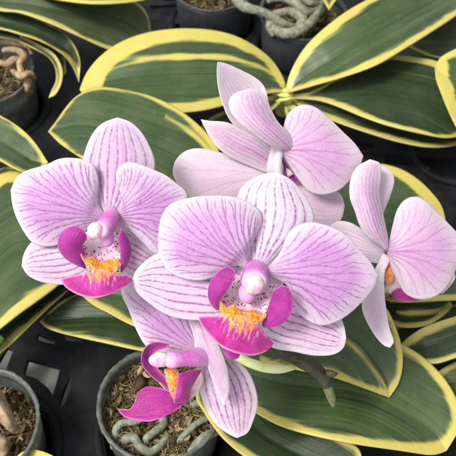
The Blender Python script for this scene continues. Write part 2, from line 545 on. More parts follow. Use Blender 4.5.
# ------------------------------------------------------------------ builders
def sheet(name, parent, mat, s1, s2, D=None, h=(0, 0, 0, 0), bulge=0.15, z=None, nu=44, nv=34, fan=False,
          thick=0.022, keel=0.0, ruffle=0.03, yel=None, stripes=(), seed=0, wrinkle=0.0, vmid=0.0, callus_fade=None, twist=0.0):
    """blade between two traced edges running base -> tip.
       D: distance of the flower; h = (base, tip, side1, side2) heights toward the viewer.
       z: list of heights above the tray along the blade (leaves)."""
    a, t = smooth_curve(s1, nu)
    b, _ = smooth_curve(s2, nu)
    hb, ht, h1, h2 = h
    base_line = lambda u: hb + (ht - hb) * u
    A = np.zeros((nu, 3)); B = np.zeros((nu, 3))
    for i in range(nu):
        u = t[i]
        if D is not None:
            bump_ = math.sin(math.pi * min(1, u ** 0.9))
            A[i] = W(a[i, 0], a[i, 1], D - (base_line(u) + h1 * bump_))
            B[i] = W(b[i, 0], b[i, 1], D - (base_line(u) + h2 * bump_))
        else:
            zz = np.interp(u, np.linspace(0, 1, len(z)), z)
            # soften the piecewise profile
            zz = 0.5 * zz + 0.25 * np.interp(max(0, u - .1), np.linspace(0, 1, len(z)), z) + \
                0.25 * np.interp(min(1, u + .1), np.linspace(0, 1, len(z)), z)
            A[i] = G(a[i, 0], a[i, 1], zz + h1 * math.sin(math.pi * u))
            B[i] = G(b[i, 0], b[i, 1], zz + h2 * math.sin(math.pi * u))
    v = np.linspace(-1, 1, nv)
    v = np.sign(v) * np.abs(v) ** 0.85
    V = np.zeros((nu, nv, 3)); Wc = np.zeros((nu, nv)); Uc = np.zeros((nu, nv)); SP = np.zeros((nu, nv))
    LX = np.zeros((nu, nv)); LY = np.zeros((nu, nv))
    mid = (A + B) / 2
    cen = mid + (B - A) * 0.5 * vmid
    axis = mid[-1] - mid[0]
    R = np.linalg.norm(axis); axis /= R
    up = -FWD if D is not None else np.array([0, 0, 1.0])
    nrm = np.cross(axis, up); nrm /= np.linalg.norm(nrm)
    perp = nrm
    if np.dot(perp, B[nu // 2] - A[nu // 2]) < 0: perp = -perp
    lseg = np.concatenate([[0], np.cumsum(np.linalg.norm(np.diff(mid, axis=0), axis=1))])
    ph = rng.uniform(0, 6.28, 6)
    for i in range(nu):
        half = np.linalg.norm(B[i] - A[i]) / 2
        for j in range(nv):
            vj = v[j]
            tt = (vj + 1) / 2
            p = A[i] * (1 - tt) + B[i] * tt
            u = t[i]
            s_u = math.sin(math.pi * min(1, u ** 0.8))
            off = bulge * (1 - vj * vj) * s_u
            off += ruffle * abs(vj) ** 3 * math.sin(7 * u + ph[0] + (2 if vj > 0 else 0)) * s_u
            if keel:
                off -= keel * (1 - abs(vj)) ** 1.3 * min(1, 3 * u + 0.3) * min(1, (1 - u) * 4)
            if wrinkle:
                off += wrinkle * (math.sin(9 * u + 5 * vj + ph[1]) * math.sin(6 * vj + 4 * u + ph[2])) * s_u
            off += twist * vj * s_u
            V[i, j] = p + up * off
            Uc[i, j] = u; Wc[i, j] = vj; SP[i, j] = max(half, 0.02)
            LX[i, j] = lseg[i] + seed * 13.7; LY[i, j] = vj * half
    pts = V.reshape(-1, 3)
    if fan:
        rel = pts - mid[0]
        xx = rel @ axis; yy = rel @ perp
        # shift origin slightly behind the base so the fan starts as a narrow bundle
        xx = xx + 0.12 * R
        r = np.hypot(xx, yy); th = np.arctan2(yy, xx)
        k = 0.42 + 0.75 * np.clip(r / R, 0, 1.3)
        TM = 1.15
        Wc = (th / k / TM).reshape(nu, nv)
        SP = (r * k * TM).reshape(nu, nv)
        Uc = np.clip(r / (1.12 * R), 0, 1.2).reshape(nu, nv)
    outl = np.vstack([A[t > 0.10], B[t > 0.10]])
    E = np.min(np.linalg.norm(pts[:, None, :] - outl[None, :, :], axis=2), axis=1)
    attrs = dict(w=Wc, u=Uc, e=E, sp=SP)
    if z is not None:
        YM = np.full((nu, nv), -9.0)
        y1, y2 = yel if yel else (0.12, 0.12)
        y1 = np.interp(t, np.linspace(0, 1, len(np.atleast_1d(y1))), np.atleast_1d(y1))
        y2 = np.interp(t, np.linspace(0, 1, len(np.atleast_1d(y2))), np.atleast_1d(y2))
        EE = E.reshape(nu, nv)
        dA = np.min(np.linalg.norm(pts[:, None, :] - A[None], axis=2), axis=1).reshape(nu, nv)
        dB = np.min(np.linalg.norm(pts[:, None, :] - B[None], axis=2), axis=1).reshape(nu, nv)
        YM = np.maximum(y1[:, None] - dA, y2[:, None] - dB)
        for (ua, ub, va, vb, hw) in stripes:       # pale stripes inside the blade
            f = np.clip((t - ua) / (ub - ua), 0, 1)
            vc = va + (vb - va) * f
            ww = hw * np.sin(math.pi * f) ** 0.6
            half_ = np.linalg.norm(B - A, axis=1) / 2
            YM = np.maximum(YM, ww[:, None] - np.abs(v[None, :] - vc[:, None]) * half_[:, None] - 0.02 - (ww[:, None] <= 1e-3) * 9)
        attrs = dict(lx=LX, ly=LY, ym=YM, u=Uc)
    if callus_fade is not None:  # nearness to the callus, drives the cream and orange streak pigment
        gp = W(callus_fade[0], callus_fade[1], D - 0.8)
        dd = np.linalg.norm(pts - gp, axis=1)
        attrs['callus_fade'] = np.clip(1 - dd / callus_fade[2], 0, 1)
    return mesh_obj(name, pts, grid_faces(nu, nv), mat, parent, attrs, thick=thick)


def tube_data(pts, radii, sides=14, n=None, flat=1.0):
    pts = np.asarray(pts, float); radii = np.asarray(radii, float)
    if n is None: n = max(12, 6 * len(pts))
    q = np.column_stack([pts, radii])
    p0 = np.vstack([2 * q[0] - q[1], q, 2 * q[-1] - q[-2]])
    out = []
    for t in np.linspace(0, len(q) - 1 - 1e-6, n):
        i = int(t); f = t - i
        a, b, c, d = p0[i], p0[i + 1], p0[i + 2], p0[i + 3]
        out.append(0.5 * (2 * b + (-a + c) * f + (2 * a - 5 * b + 4 * c - d) * f * f + (-a + 3 * b - 3 * c + d) * f ** 3))
    out = np.array(out)
    V = []; F = []; U = []
    up = np.array([0, 0.3, 1.0])
    for i in range(n):
        tg = out[min(n - 1, i + 1), :3] - out[max(0, i - 1), :3]
        tg /= (np.linalg.norm(tg) + 1e-9)
        sx = np.cross(tg, up); sx /= (np.linalg.norm(sx) + 1e-9)
        sy = np.cross(sx, tg)
        r = max(out[i, 3], 0.002)
        for k in range(sides):
            an = 2 * math.pi * k / sides
            V.append(out[i, :3] + r * (math.cos(an) * sx + flat * math.sin(an) * sy)); U.append(i / (n - 1))
        if i:
            for k in range(sides):
                a = (i - 1) * sides + k; b = (i - 1) * sides + (k + 1) % sides
                F.append((a, b, b + sides, a + sides))
    c0 = len(V); V.append(out[0, :3]); U.append(0)
    c1 = len(V); V.append(out[-1, :3]); U.append(1)
    for k in range(sides):
        F.append((c0, (k + 1) % sides, k))
        F.append((c1, (n - 1) * sides + k, (n - 1) * sides + (k + 1) % sides))
    return V, F, U


def tube(name, parent, mat, pts, radii, sides=14, n=None, flat=1.0):
    V, F, U = tube_data(pts, radii, sides, n, flat)
    return mesh_obj(name, V, F, mat, parent, dict(u=U))


def blob(name, parent, mat, centre, ax, ay, az, amp=0.06, seed=0, nu=28, nv=36, notch=0.0):
    """lumpy ellipsoid; ax, ay, az are axis vectors"""
    c = np.asarray(centre, float)
    ax, ay, az = [np.asarray(q, float) for q in (ax, ay, az)]
    V = []; F = []
    r0 = np.random.default_rng(seed)
    ph = r0.uniform(0, 6, 8)
    for i in range(nu + 1):
        th = math.pi * i / nu
        for j in range(nv):
            f = 2 * math.pi * j / nv
            x, y, zc = math.sin(th) * math.cos(f), math.sin(th) * math.sin(f), math.cos(th)
            k = 1 + amp * (math.sin(3 * x + ph[0]) * math.cos(4 * y + ph[1]) + 0.6 * math.sin(6 * zc + 5 * x + ph[2]))
            if notch: k -= notch * math.exp(-(x / 0.18) ** 2) * max(0, zc)
            V.append(c + k * (x * ax + y * ay + zc * az))
    for i in range(nu):
        for j in range(nv):
            a = i * nv + j; b = i * nv + (j + 1) % nv
            F.append((a, b, b + nv, a + nv))
    return mesh_obj(name, V, F, mat, parent, dict(u=np.zeros(len(V))))


def bumpy_callus(parent, s1, s2, D, h, seed, bulge=0.2):
    rj = np.random.default_rng(seed)

    def fringe(q, amp):
        c, _ = smooth_curve(q, 40, dense_end=False)
        c[1:-1:2, 1] += amp * rj.uniform(0.4, 1.2, len(c[1:-1:2])); c[2:-1:2, 1] -= amp * rj.uniform(0.2, 0.9, len(c[2:-1:2]))
        return [tuple(x) for x in c]
    s1, s2 = fringe(s1, 0.12), fringe(s2, 0.35)
    o = sheet('callus', parent, MAT_CALLUS, s1, s2, D=D, h=h, bulge=bulge * 0.45, nu=120, nv=40, ruffle=0.03, thick=0.03)
    me = o.data
    from mathutils import noise
    for vtx in me.vertices:
        p = vtx.co
        k = noise.noise(p * 6.0 + Vector((seed, 0, 0))) * 0.06 + noise.noise(p * 12.0) * 0.025
        vtx.co = p - Vector(FWD) * k
    return o


# ------------------------------------------------------------------ setting: floor and tray
def ground():
    V = [(-400, -400, -2.8), (400, -400, -2.8), (400, 400, -2.8), (-400, 400, -2.8)]
    o = mesh_obj('floor', V, [(0, 1, 2, 3)], MAT_FLOOR)
    tag(o, kind='structure')


ground()


def filled_curve(name, outer, holes, mat, extrude, bevel, z, parent=None):
    cu = bpy.data.curves.new(name, 'CURVE')
    cu.dimensions = '2D'
    cu.fill_mode = 'BOTH'
    cu.extrude = extrude
    cu.bevel_depth = bevel
    cu.bevel_resolution = 2
    for loop in [outer] + holes:
        sp = cu.splines.new('POLY')
        sp.points.add(len(loop) - 1)
        for p, q in zip(sp.points, loop): p.co = (q[0], q[1], 0, 1)
        sp.use_cyclic_u = True
    tmp = bpy.data.objects.new(name + '_tmp', cu)
    COL.objects.link(tmp)
    bpy.context.view_layer.update()
    me = bpy.data.meshes.new_from_object(tmp.evaluated_get(bpy.context.evaluated_depsgraph_get()))
    me.name = name
    bpy.data.objects.remove(tmp)
    me.materials.clear(); me.materials.append(mat)
    o = bpy.data.objects.new(name, me)
    o.location = (0, 0, z)
    link(o, parent)
    return o


def circle(cx, cy, r, n=48):
    return [(cx + r * math.cos(2 * math.pi * i / n), cy + r * math.sin(2 * math.pi * i / n)) for i in range(n)]


def gp(poly, z=0.0):
    return [tuple(G(x, y, z)[:2]) for x, y in poly]


RIM_Z = 2.2
pot_mid = G(160, 402, RIM_Z)
pot_mid_r = (G(224, 402, RIM_Z)[0] - G(96.5, 402, RIM_Z)[0]) / 2
pot_left = G(-24, 424, RIM_Z)
pot_left_r = pot_mid_r * 0.985
pot_top = G(303, 12, RIM_Z)
pot_top_r = pot_mid_r * 1.02
pot_tl = G(-14, 72, RIM_Z)
pot_grey = G(214, -14, RIM_Z)

tray = thing('nursery_tray', 'black plastic nursery tray with slots and round wells under all the pots', 'tray')
outer = [(-26, 8), (26, 8), (30, 60), (-30, 60)]
outer = [(-14, 9.6), (17, 9.6), (20, 44), (-14.5, 44)]
holes = [
    gp([(27, 357), (61, 366), (53, 397), (46, 387), (35, 378), (22, 374)]),
    gp([(70, 368), (72, 385), (66, 402), (55, 414), (60, 396)]),
    gp([(37, 331), (54, 338), (56, 344), (44, 342), (35, 338)]),
    gp([(-6, 366), (6, 345), (14, 348), (5, 372), (-2, 378)]),
    gp([(62, 330), (84, 336), (82, 342), (64, 340)]),
    gp([(168, 12), (190, 10), (192, 20), (168, 24)]), gp([(162, -4), (196, -4), (194, 4), (164, 5)]),
    gp([(196, 8), (214, 8), (214, 16), (196, 18)]),
    gp([(383, 150), (430, 150), (434, 172), (387, 172)]),
    gp([(352, 140), (374, 142), (376, 150), (352, 150)]),
]
wells = []
for c, r in ((pot_mid, pot_mid_r), (pot_left, pot_left_r), (pot_top, pot_top_r), (pot_tl, pot_top_r), (pot_grey, pot_top_r * .95)):
    holes.append(circle(c[0], c[1], r * 0.97 + 0.12))
    wells.append((c[0], c[1], r * 0.97 + 0.14))
def clear(x, y, m):
    for cx, cy, r in wells:
        if math.hypot(x - cx, y - cy) < r + 0.5 + m: return False
    for hp in traced:
        if any(math.hypot(x - a, y - b) < m + 0.5 for a, b in hp): return False
    return True


traced = [hh for hh in holes if len(hh) < 20]
for ix in range(-9, 12):
    for iy in range(0, 23):
        x, y = ix * 1.5 + 0.4, 10.6 + iy * 1.5
        if -13.6 < x < 16 and clear(x, y, 0.75) and not (-6.2 < x < -4.2 and y < 16) and (abs(x) > 4.6 + 0.28 * y or y < 10.7):
            holes.append([(x - 0.55, y - 0.5), (x + 0.55, y - 0.5), (x + 0.55, y + 0.5), (x - 0.55, y + 0.5)])
plate = filled_curve('plate', outer, holes, MAT_TRAY, 0.07, 0.05, -0.2, tray)


def lathe(name, parent, mat, cx, cy, prof, n=72, ragged=0.0, wob=0.0, seed=0, smooth=True, thick=0.0):
    V = []; F = []
    r0 = np.random.default_rng(seed); ph = r0.uniform(0, 6.28, 5)
    m = len(prof)
    for i in range(n):
        an = 2 * math.pi * i / n
        k = 1 + wob * (math.sin(3 * an + ph[0]) + 0.5 * math.sin(7 * an + ph[1]))
        for qi, (r, zz) in enumerate(prof):
            if ragged and qi == len(prof) - 1:
                r = r + r0.normal(0, ragged); zz = zz + r0.normal(0, ragged)
            V.append((cx + r * k * math.cos(an), cy + r * k * math.sin(an), zz + wob * 2.5 * math.sin(5 * an + ph[2])))
    for i in range(n):
        for j in range(m - 1):
            a = i * m + j; b = ((i + 1) % n) * m + j
            F.append((a, b, b + 1, a + 1))
    return mesh_obj(name, V, F, mat, parent, thick=thick, smooth=smooth)


for cx, cy, r in wells:
    lathe('well', tray, MAT_TRAY, cx, cy, [(r + 0.35, -0.06), (r + 0.12, -0.02), (r, -0.1), (r - 0.1, -2.5), (0.05, -2.6)], thick=0.06)
# raised round collars and ribs of the empty cells
e2 = G(395, 165, 0)
lathe('collar', tray, MAT_TRAY, e2[0] + 3, e2[1] + 1, [(2.0, -0.08), (2.05, 0.12), (2.2, 0.12), (2.3, -0.08)], thick=0.03)
for a_, b_ in (((364, 152), (456, 158)), ((150, 6), (222, 2)), ((192, 0), (190, 30))):
    p, q = G(*a_, 0.0), G(*b_, 0.0)
    d = (q - p) / np.linalg.norm(q - p); sx = np.array([-d[1], d[0], 0]) * 0.13
    V = [p - sx, p + sx, q + sx, q - sx]
    V = [v * np.array([1, 1, 0]) + np.array([0, 0, zz]) for zz in (-0.6, 0.13) for v in V]
    o = mesh_obj('rib', V, [(0, 1, 2, 3), (7, 6, 5, 4), (0, 4, 5, 1), (1, 5, 6, 2), (2, 6, 7, 3), (3, 7, 4, 0)], MAT_TRAY, tray, smooth=False)
    bv = o.modifiers.new('bevel', 'BEVEL'); bv.width = 0.04; bv.segments = 2


# ------------------------------------------------------------------ pots with moss and roots
def pot(c, r, label, mat, fill=2.0, n_fib=900, zr=RIM_Z, wob=0.004, seed=1):
    t = thing('plant_pot', label, 'pot', 'round pots standing in the tray', (c[0], c[1], -2.4))
    lathe('pot_wall', t, mat, c[0], c[1], [(r * 0.82, -2.4), (r * 0.955, zr - 0.30), (r * 0.96, zr - 0.06)], wob=wob, seed=seed, thick=0.05, n=110)
    lathe('rim', t, mat, c[0], c[1], [(r * 0.925, zr - 0.35), (r * 0.93, zr - 0.10), (r * 0.945, zr - 0.01), (r * 0.97, zr + 0.015), (r * 0.995, zr - 0.005)],
          wob=wob, seed=seed, thick=0.035, n=150, ragged=0.012)
    # potting mix: lumpy mound + loose fibres, one uncountable mass
    rr = np.random.default_rng(seed)
    V = []; F = []; Wt = []
    n, m = 40, 14
    from mathutils import noise
    for j in range(m):
        for i in range(n):
            q = r * 0.93 * (j / (m - 1)) ** 0.8; an = 2 * math.pi * i / n
            x, y = c[0] + q * math.cos(an), c[1] + q * math.sin(an)
            V.append((x, y, fill - 0.25 + 0.30 * noise.noise(Vector((x * 1.5, y * 1.5, seed))) + 0.15 * noise.noise(Vector((x * 4, y * 4, seed)))))
            Wt.append(0.1)
    for j in range(m - 1):
        for i in range(n):
            F.append((j * n + i, j * n + (i + 1) % n, (j + 1) * n + (i + 1) % n, (j + 1) * n + i))
    for k in range(26):                                # bark chips among the fibres
        q = r * 0.84 * math.sqrt(rr.random()); an = rr.random() * 6.283
        cc = np.array([c[0] + q * math.cos(an), c[1] + q * math.sin(an), fill - 0.15 + rr.uniform(-0.1, 0.1)])
        sz = rr.uniform(0.07, 0.26, 3) * np.array([1, 1, 0.7])
        M3 = np.linalg.qr(rr.normal(size=(3, 3)))[0]
        b0 = len(V)
        for dx in (-1, 1):
            for dy in (-1, 1):
                for dz in (-1, 1):
                    V.append(tuple(cc + M3 @ (np.array([dx, dy, dz]) * sz * rr.uniform(0.6, 1.1, 3))))
                    Wt.append(0.02 + 0.2 * rr.random() ** 2)
        for fc in ((0, 1, 3, 2), (4, 6, 7, 5), (0, 4, 5, 1), (2, 3, 7, 6), (0, 2, 6, 4), (1, 5, 7, 3)):
            F.append(tuple(b0 + q_ for q_ in fc))
    for k in range(n_fib):
        q = r * 0.90 * math.sqrt(rr.random()); an = rr.random() * 6.283
        x, y = c[0] + q * math.cos(an), c[1] + q * math.sin(an)
        z0 = fill - 0.22 + 0.30 * noise.noise(Vector((x * 1.5, y * 1.5, seed)))
        L = rr.uniform(0.2, 0.75); d = rr.uniform(0, 6.283); cv = rr.uniform(-2.5, 2.5)
        w_ = rr.uniform(0.008, 0.03) if rr.random() < 0.90 else rr.uniform(0.05, 0.12)
        if w_ > 0.05: L *= 0.9
        tone = min(1, max(0, rr.normal(0.5, 0.28)))
        px_, py_, pz = x, y, z0 + rr.uniform(0, 0.12)
        el = rr.uniform(-0.25, 0.5)
        base = len(V)
        ns = 5
        for s_i in range(ns):
            wd = w_ * math.sin(math.pi * (0.15 + 0.75 * s_i / (ns - 1)))
            nx_, ny_ = -math.sin(d), math.cos(d)
            V.append((px_ + nx_ * wd, py_ + ny_ * wd, pz)); V.append((px_, py_, pz + (wd * 0.9 if w_ < 0.05 else wd * 0.3))); V.append((px_ - nx_ * wd, py_ - ny_ * wd, pz))
            Wt += [tone] * 3
            px_ += L / ns * math.cos(d); py_ += L / ns * math.sin(d); pz += L / ns * el
            d += cv / ns; el -= 0.15
            ex, ey = px_ - c[0], py_ - c[1]
            eq = math.hypot(ex, ey)
            if eq > r * 0.9: px_, py_ = c[0] + ex / eq * r * 0.9, c[1] + ey / eq * r * 0.9
        for s_i in range(ns - 1):
            a = base + 3 * s_i
            F.append((a, a + 3, a + 4, a + 1)); F.append((a + 1, a + 4, a + 5, a + 2)); F.append((a + 2, a + 5, a + 3, a))
    o = mesh_obj('potting_moss', V, F, MAT_MOSS, None, dict(w=Wt))
    tag(o, kind='stuff')
    return t


pot(pot_mid, pot_mid_r, 'translucent grey green pot of brown moss under the lowest flower', MAT_POT, 1.75, 2600, seed=3)
pot(pot_left, pot_left_r, 'translucent plastic pot cut by the bottom left corner, holding a dry tan sheath', MAT_POT, 1.3, 1500, seed=5)
pot(pot_top, pot_top_r, 'smoky grey pot at the top with pale coiled roots over dark bark', MAT_POTGREY, 1.6, 1400, seed=8)
pot(pot_tl, pot_top_r, 'clear pot at the upper left edge filled with dry twisted roots', MAT_POT, 1.5, 1300, seed=9)
pot(pot_grey, pot_top_r * .95, 'dark blue grey pot cut off by the top edge, left of the root filled pot', MAT_POTGREY, 1.4, 500, seed=12)

# ------------------------------------------------------------------ orchid plants: leaves
def leaf(parent, mat, s1, s2, z, yel=(0.12, 0.12), keel=0.28, h=(0, 0), bulge=0.0, name='leaf', seed=0, ruffle=0.05, thick=0.07, nu=56, nv=46, vmid=0, stripes=()):
    return sheet(name, parent, mat, s1, s2, z=z, h=(0, 0, h[0], h[1]), bulge=bulge, keel=keel, yel=yel, seed=seed, ruffle=ruffle,
                 thick=thick, nu=nu, nv=nv, stripes=stripes)


# plant behind the flowers, crown right of centre at the top
p = thing('orchid_plant', 'variegated orchid with broad yellow edged leaves fanning out behind the uppermost flower', 'orchid plant', 'variegated orchid plants', G(286, 94, 2.0))
leaf(p, MAT_LEAF, [(286, 86), (281, 74), (270, 58), (250, 43), (225, 33), (190, 29.5), (150, 33), (120, 43), (100, 57), (87, 73), (80, 90)],
     [(286, 92), (272, 93), (252, 98), (222, 107), (195, 112), (165, 112), (135, 108), (105, 103), (88, 99), (80, 90)],
     z=[2.6, 4.2, 4.6, 4.3, 3.2], yel=([0.3, 0.66, 0.66, 0.95, 1.3], [0.2, 0.45, 0.62, 0.5, 0.3]), keel=0.3, h=(0.1, -0.3), seed=1, stripes=((0.03, 0.92, -0.42, -0.34, 0.17),))
leaf(p, MAT_LEAF, [(286, 89), (291, 72), (303, 51), (320, 33), (345, 13), (370, -2), (400, -18), (440, -30), (475, -28)],
     [(288, 93), (310, 87), (340, 78), (375, 65), (400, 51), (430, 33), (456, 16), (475, 0), (480, -20), (475, -28)],
     z=[2.8, 4.6, 5.2, 4.8, 3.8], yel=([0.3, 0.50, 0.35, 0.3], [0.25, 0.36, 0.32, 0.3]), keel=0.35, h=(0, 0.1), seed=2)
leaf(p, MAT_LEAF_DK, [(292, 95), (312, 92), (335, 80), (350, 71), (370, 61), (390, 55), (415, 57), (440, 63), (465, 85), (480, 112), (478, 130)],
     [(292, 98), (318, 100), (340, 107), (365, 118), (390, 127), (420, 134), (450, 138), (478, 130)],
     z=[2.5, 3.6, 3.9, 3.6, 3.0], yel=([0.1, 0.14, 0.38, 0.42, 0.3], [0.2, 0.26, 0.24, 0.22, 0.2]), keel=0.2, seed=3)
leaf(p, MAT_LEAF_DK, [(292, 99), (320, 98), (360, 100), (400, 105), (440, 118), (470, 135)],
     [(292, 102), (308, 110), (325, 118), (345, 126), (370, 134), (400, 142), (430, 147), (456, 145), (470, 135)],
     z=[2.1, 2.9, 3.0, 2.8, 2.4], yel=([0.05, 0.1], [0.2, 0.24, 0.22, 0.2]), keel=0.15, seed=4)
leaf(p, MAT_LEAF_OL, [(284, 92), (265, 98), (245, 104), (222, 112), (205, 122), (200, 130)], [(286, 98), (270, 112), (250, 125), (225, 134), (208, 136), (200, 130)],
     z=[2.2, 2.8, 2.8, 2.4], yel=([0.2, 0.2], [0.12, 0.1]), keel=0.15, seed=5)
leaf(p, MAT_LEAF_OL, [(286, 98), (292, 103), (300, 108), (318, 118), (330, 130)], [(285, 104), (286, 115), (293, 128), (310, 136), (330, 130)],
     z=[2.0, 2.4, 2.4, 2.2], yel=([0.22, 0.2], [0.12, 0.1]), keel=0.12, seed=6)
tube('crown', p, MAT_CROWN, [G(285, 112, 0.9), G(286, 100, 2.1), G(286, 90, 3.0)], [0.45, 0.42, 0.16], flat=0.7)
tube('leaf_base', p, MAT_CROWN, [G(296, 97, 2.4), G(290, 94, 2.7), G(285, 95, 2.75), G(272, 93, 2.6)], [0.05, 0.16, 0.2, 0.05], flat=0.6)
tube('leaf_base', p, MAT_CROWN, [G(300, 104, 2.0), G(292, 98, 2.6), G(285, 99, 2.6), G(271, 104, 2.0), G(267, 112, 1.7)], [0.05, 0.13, 0.17, 0.14, 0.04], flat=0.6)

# right edge plant
p = thing('orchid_plant', 'orchid plant cut by the right edge, its leaf tip a wide yellow hook', 'orchid plant', 'variegated orchid plants', G(500, 90, 1.5))
leaf(p, MAT_LEAF, [(520, 20), (490, 33), (470, 42), (455, 50), (442, 57), (435, 66)], [(520, 170), (500, 160), (475, 150), (460, 134), (449, 113), (441, 93), (436, 79), (435, 66)],
     z=[3.0, 4.2, 4.6, 4.3], yel=([0.3, 0.4, 0.3], [0.3, 0.5, 0.62]), keel=0.2, seed=7)
leaf(p, MAT_LEAF_OL, [(500, 5), (475, 8), (445, 14), (420, 22), (402, 33), (396, 38)], [(500, 70), (475, 66), (445, 60), (424, 54), (408, 46), (396, 38)],
     z=[2.5, 3.0, 3.2, 3.0], yel=([0.1, 0.1], [0.18, 0.16, 0.14]), keel=0.15, seed=8)
# top left plant
p = thing('orchid_plant', 'olive leaved orchid plant in the top left corner with a drooping yellow tip', 'orchid plant', 'variegated orchid plants', G(-40, 20, 1.5))
leaf(p, MAT_LEAF_OL, [(-40, -18), (0, -16), (40, -12), (80, -8), (115, -2), (137, 4), (147, 15), (150, 32), (140, 50)],
     [(-40, 2), (0, 11), (20, 13.5), (50, 24), (83, 38), (110, 50), (126, 54), (140, 50)],
     z=[4.2, 5.0, 5.0, 4.2, 3.0], yel=([0.1, 0.1, 0.12], [0.18, 0.22, 0.2, 0.22]), keel=0.3, seed=9)
leaf(p, MAT_LEAF_DK, [(-40, 5), (0, 10), (30, 16), (55, 28), (72, 42), (80, 60), (79, 82)], [(-40, 22), (0, 29), (20, 35), (43, 43), (62, 54), (72, 66), (79, 82)],
     z=[4.0, 4.4, 4.2, 3.6, 2.2], yel=([0.06, 0.06, 0.08], [0.17, 0.16, 0.16, 0.3]), keel=0.2, seed=10)
leaf(p, MAT_LEAF_OL, [(20, 36), (38, 44), (54, 54), (62, 68), (62, 82), (56, 94), (49, 98)], [(20, 42), (36, 50), (49, 58), (55, 68), (56, 80), (52, 90), (49, 98)],
     z=[3.4, 3.4, 3.0, 2.2, 1.5], yel=([0.14, 0.2], [0.08, 0.08]), keel=0.1, seed=11)
leaf(p, MAT_LEAF_DK, [(-40, 20), (0, 26), (30, 34), (60, 50), (66, 70), (63, 76)], [(-40, 34), (0, 38), (28, 44), (45, 52), (56, 64), (63, 76)],
     z=[3.2, 3.4, 3.2, 2.8, 2.2], yel=([0.04, 0.04], [0.12, 0.12]), keel=0.1, seed=12)
leaf(p, MAT_LEAF, [(20, -40), (60, -45), (110, -42), (150, -30), (165, -8)], [(20, -12), (45, -2), (90, 3), (130, 2.5), (152, -2), (165, -8)],
     z=[4.5, 5.6, 6.0, 5.8, 5.4], yel=([0.2, 0.2], [0.22, 0.24, 0.22]), keel=0.2, seed=13)
# top strip over the root pot
p = thing('orchid_plant', 'orchid plant above the frame with just a narrow green leaf tip over the coiled roots', 'orchid plant', 'variegated orchid plants', G(330, -30, 1.5))
leaf(p, MAT_LEAF, [(318, -35), (316, -20), (322, -2), (329, 10)], [(345, -35), (344, -20), (338, -4), (329, 10)], z=[4, 4.4, 4.0], yel=([0.2, 0.16], [0.1, 0.1]), keel=0.1, seed=14)

# the flowering plant, growing in the middle pot
p = thing('orchid_plant', 'variegated orchid in the moss pot, large leaves spreading beneath the central flower', 'orchid plant', 'variegated orchid plants', G(235, 330, 1.0))
leaf(p, MAT_LEAF, [(232, 215), (228, 180), (219, 152), (210, 138), (195, 123), (175, 108), (152, 97), (130, 91), (105, 87), (90, 89), (76, 97), (66, 108), (57, 121), (48.5, 132)],
     [(205, 225), (195, 205), (180, 190), (160, 182), (140, 180), (118, 176), (100, 168), (80, 157.5), (70, 151), (59, 143), (48.5, 132)],
     z=[3.0, 4.6, 5.2, 5.0, 4.0], yel=([0.22, 0.30, 0.22, 0.14, 0.12], [0.1, 0.1, 0.12, 0.1]), keel=0.35, h=(0, 0.25), seed=15, stripes=((0.1, 0.5, -0.72, -0.70, 0.09),))
leaf(p, MAT_LEAF, [(250, 340), (290, 300), (330, 284), (365, 288), (385, 306), (396, 328), (402, 350), (402, 368), (398, 384), (389, 397.5)],
     [(262, 362), (290, 368), (326, 375), (344, 381), (365, 389), (379, 394), (389, 397.5)],
     z=[3.0, 4.6, 4.9, 4.4, 3.6], yel=([0.1, 0.1, 0.14, 0.2, 0.2], [0.16, 0.2, 0.22, 0.2]), keel=0.45, seed=16, stripes=((0.45, 0.98, 0.1, 0.3, 0.07),))
leaf(p, MAT_LEAF, [(232, 352), (280, 345), (330, 342), (370, 338), (398, 343), (422, 356), (444, 378), (457, 402), (459, 427), (446, 451)],
     [(220, 385), (238, 401), (256, 413), (282, 426), (317, 436), (357, 444.5), (400, 451), (431, 455), (446, 451)],
     z=[2.6, 3.6, 4.0, 3.7, 3.0], yel=([0.1, 0.1, 0.26, 0.30, 0.28], [0.22, 0.25, 0.27, 0.32, 0.45]), keel=0.4, seed=17)
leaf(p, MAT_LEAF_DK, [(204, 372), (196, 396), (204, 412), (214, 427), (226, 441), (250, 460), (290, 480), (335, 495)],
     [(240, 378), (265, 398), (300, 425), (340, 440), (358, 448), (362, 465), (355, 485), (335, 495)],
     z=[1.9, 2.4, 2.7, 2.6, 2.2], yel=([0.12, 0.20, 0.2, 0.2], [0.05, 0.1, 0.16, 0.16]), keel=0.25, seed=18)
leaf(p, MAT_LEAF, [(290, 260), (315, 205), (342, 176), (370, 164), (396, 168), (416, 179), (432, 194), (442, 209), (447, 232)],
     [(305, 290), (350, 300), (390, 292), (425, 268), (447, 232)],
     z=[3.2, 4.0, 4.2, 3.8, 3.0], yel=([0.1, 0.1, 0.3, 0.55, 0.5], [0.2, 0.2]), keel=0.35, seed=19)
leaf(p, MAT_LEAF_DK, [(200, 320), (160, 295), (120, 288), (90, 290), (65, 300), (50, 312), (40, 322)],
     [(200, 352), (170, 354), (145, 351), (110, 344), (80, 338), (60, 333), (47, 328), (40, 322)],
     z=[2.4, 2.9, 2.9, 2.6, 2.2], yel=([0.05, 0.05], [0.10, 0.12, 0.10]), keel=0.25, seed=20)
leaf(p, MAT_LEAF, [(200, 300), (160, 278), (120, 272), (90, 276), (74, 286)], [(195, 335), (165, 334), (135, 326), (110, 314), (90, 303), (74, 286)],
     z=[3.2, 3.6, 3.6, 3.2], yel=([0.1, 0.1], [0.18, 0.20, 0.20]), keel=0.2, seed=21)
tube('crown', p, MAT_CROWN, [G(228, 362, 0.6), G(232, 352, 2.0), G(240, 340, 3.2)], [0.5, 0.5, 0.2], flat=0.8)


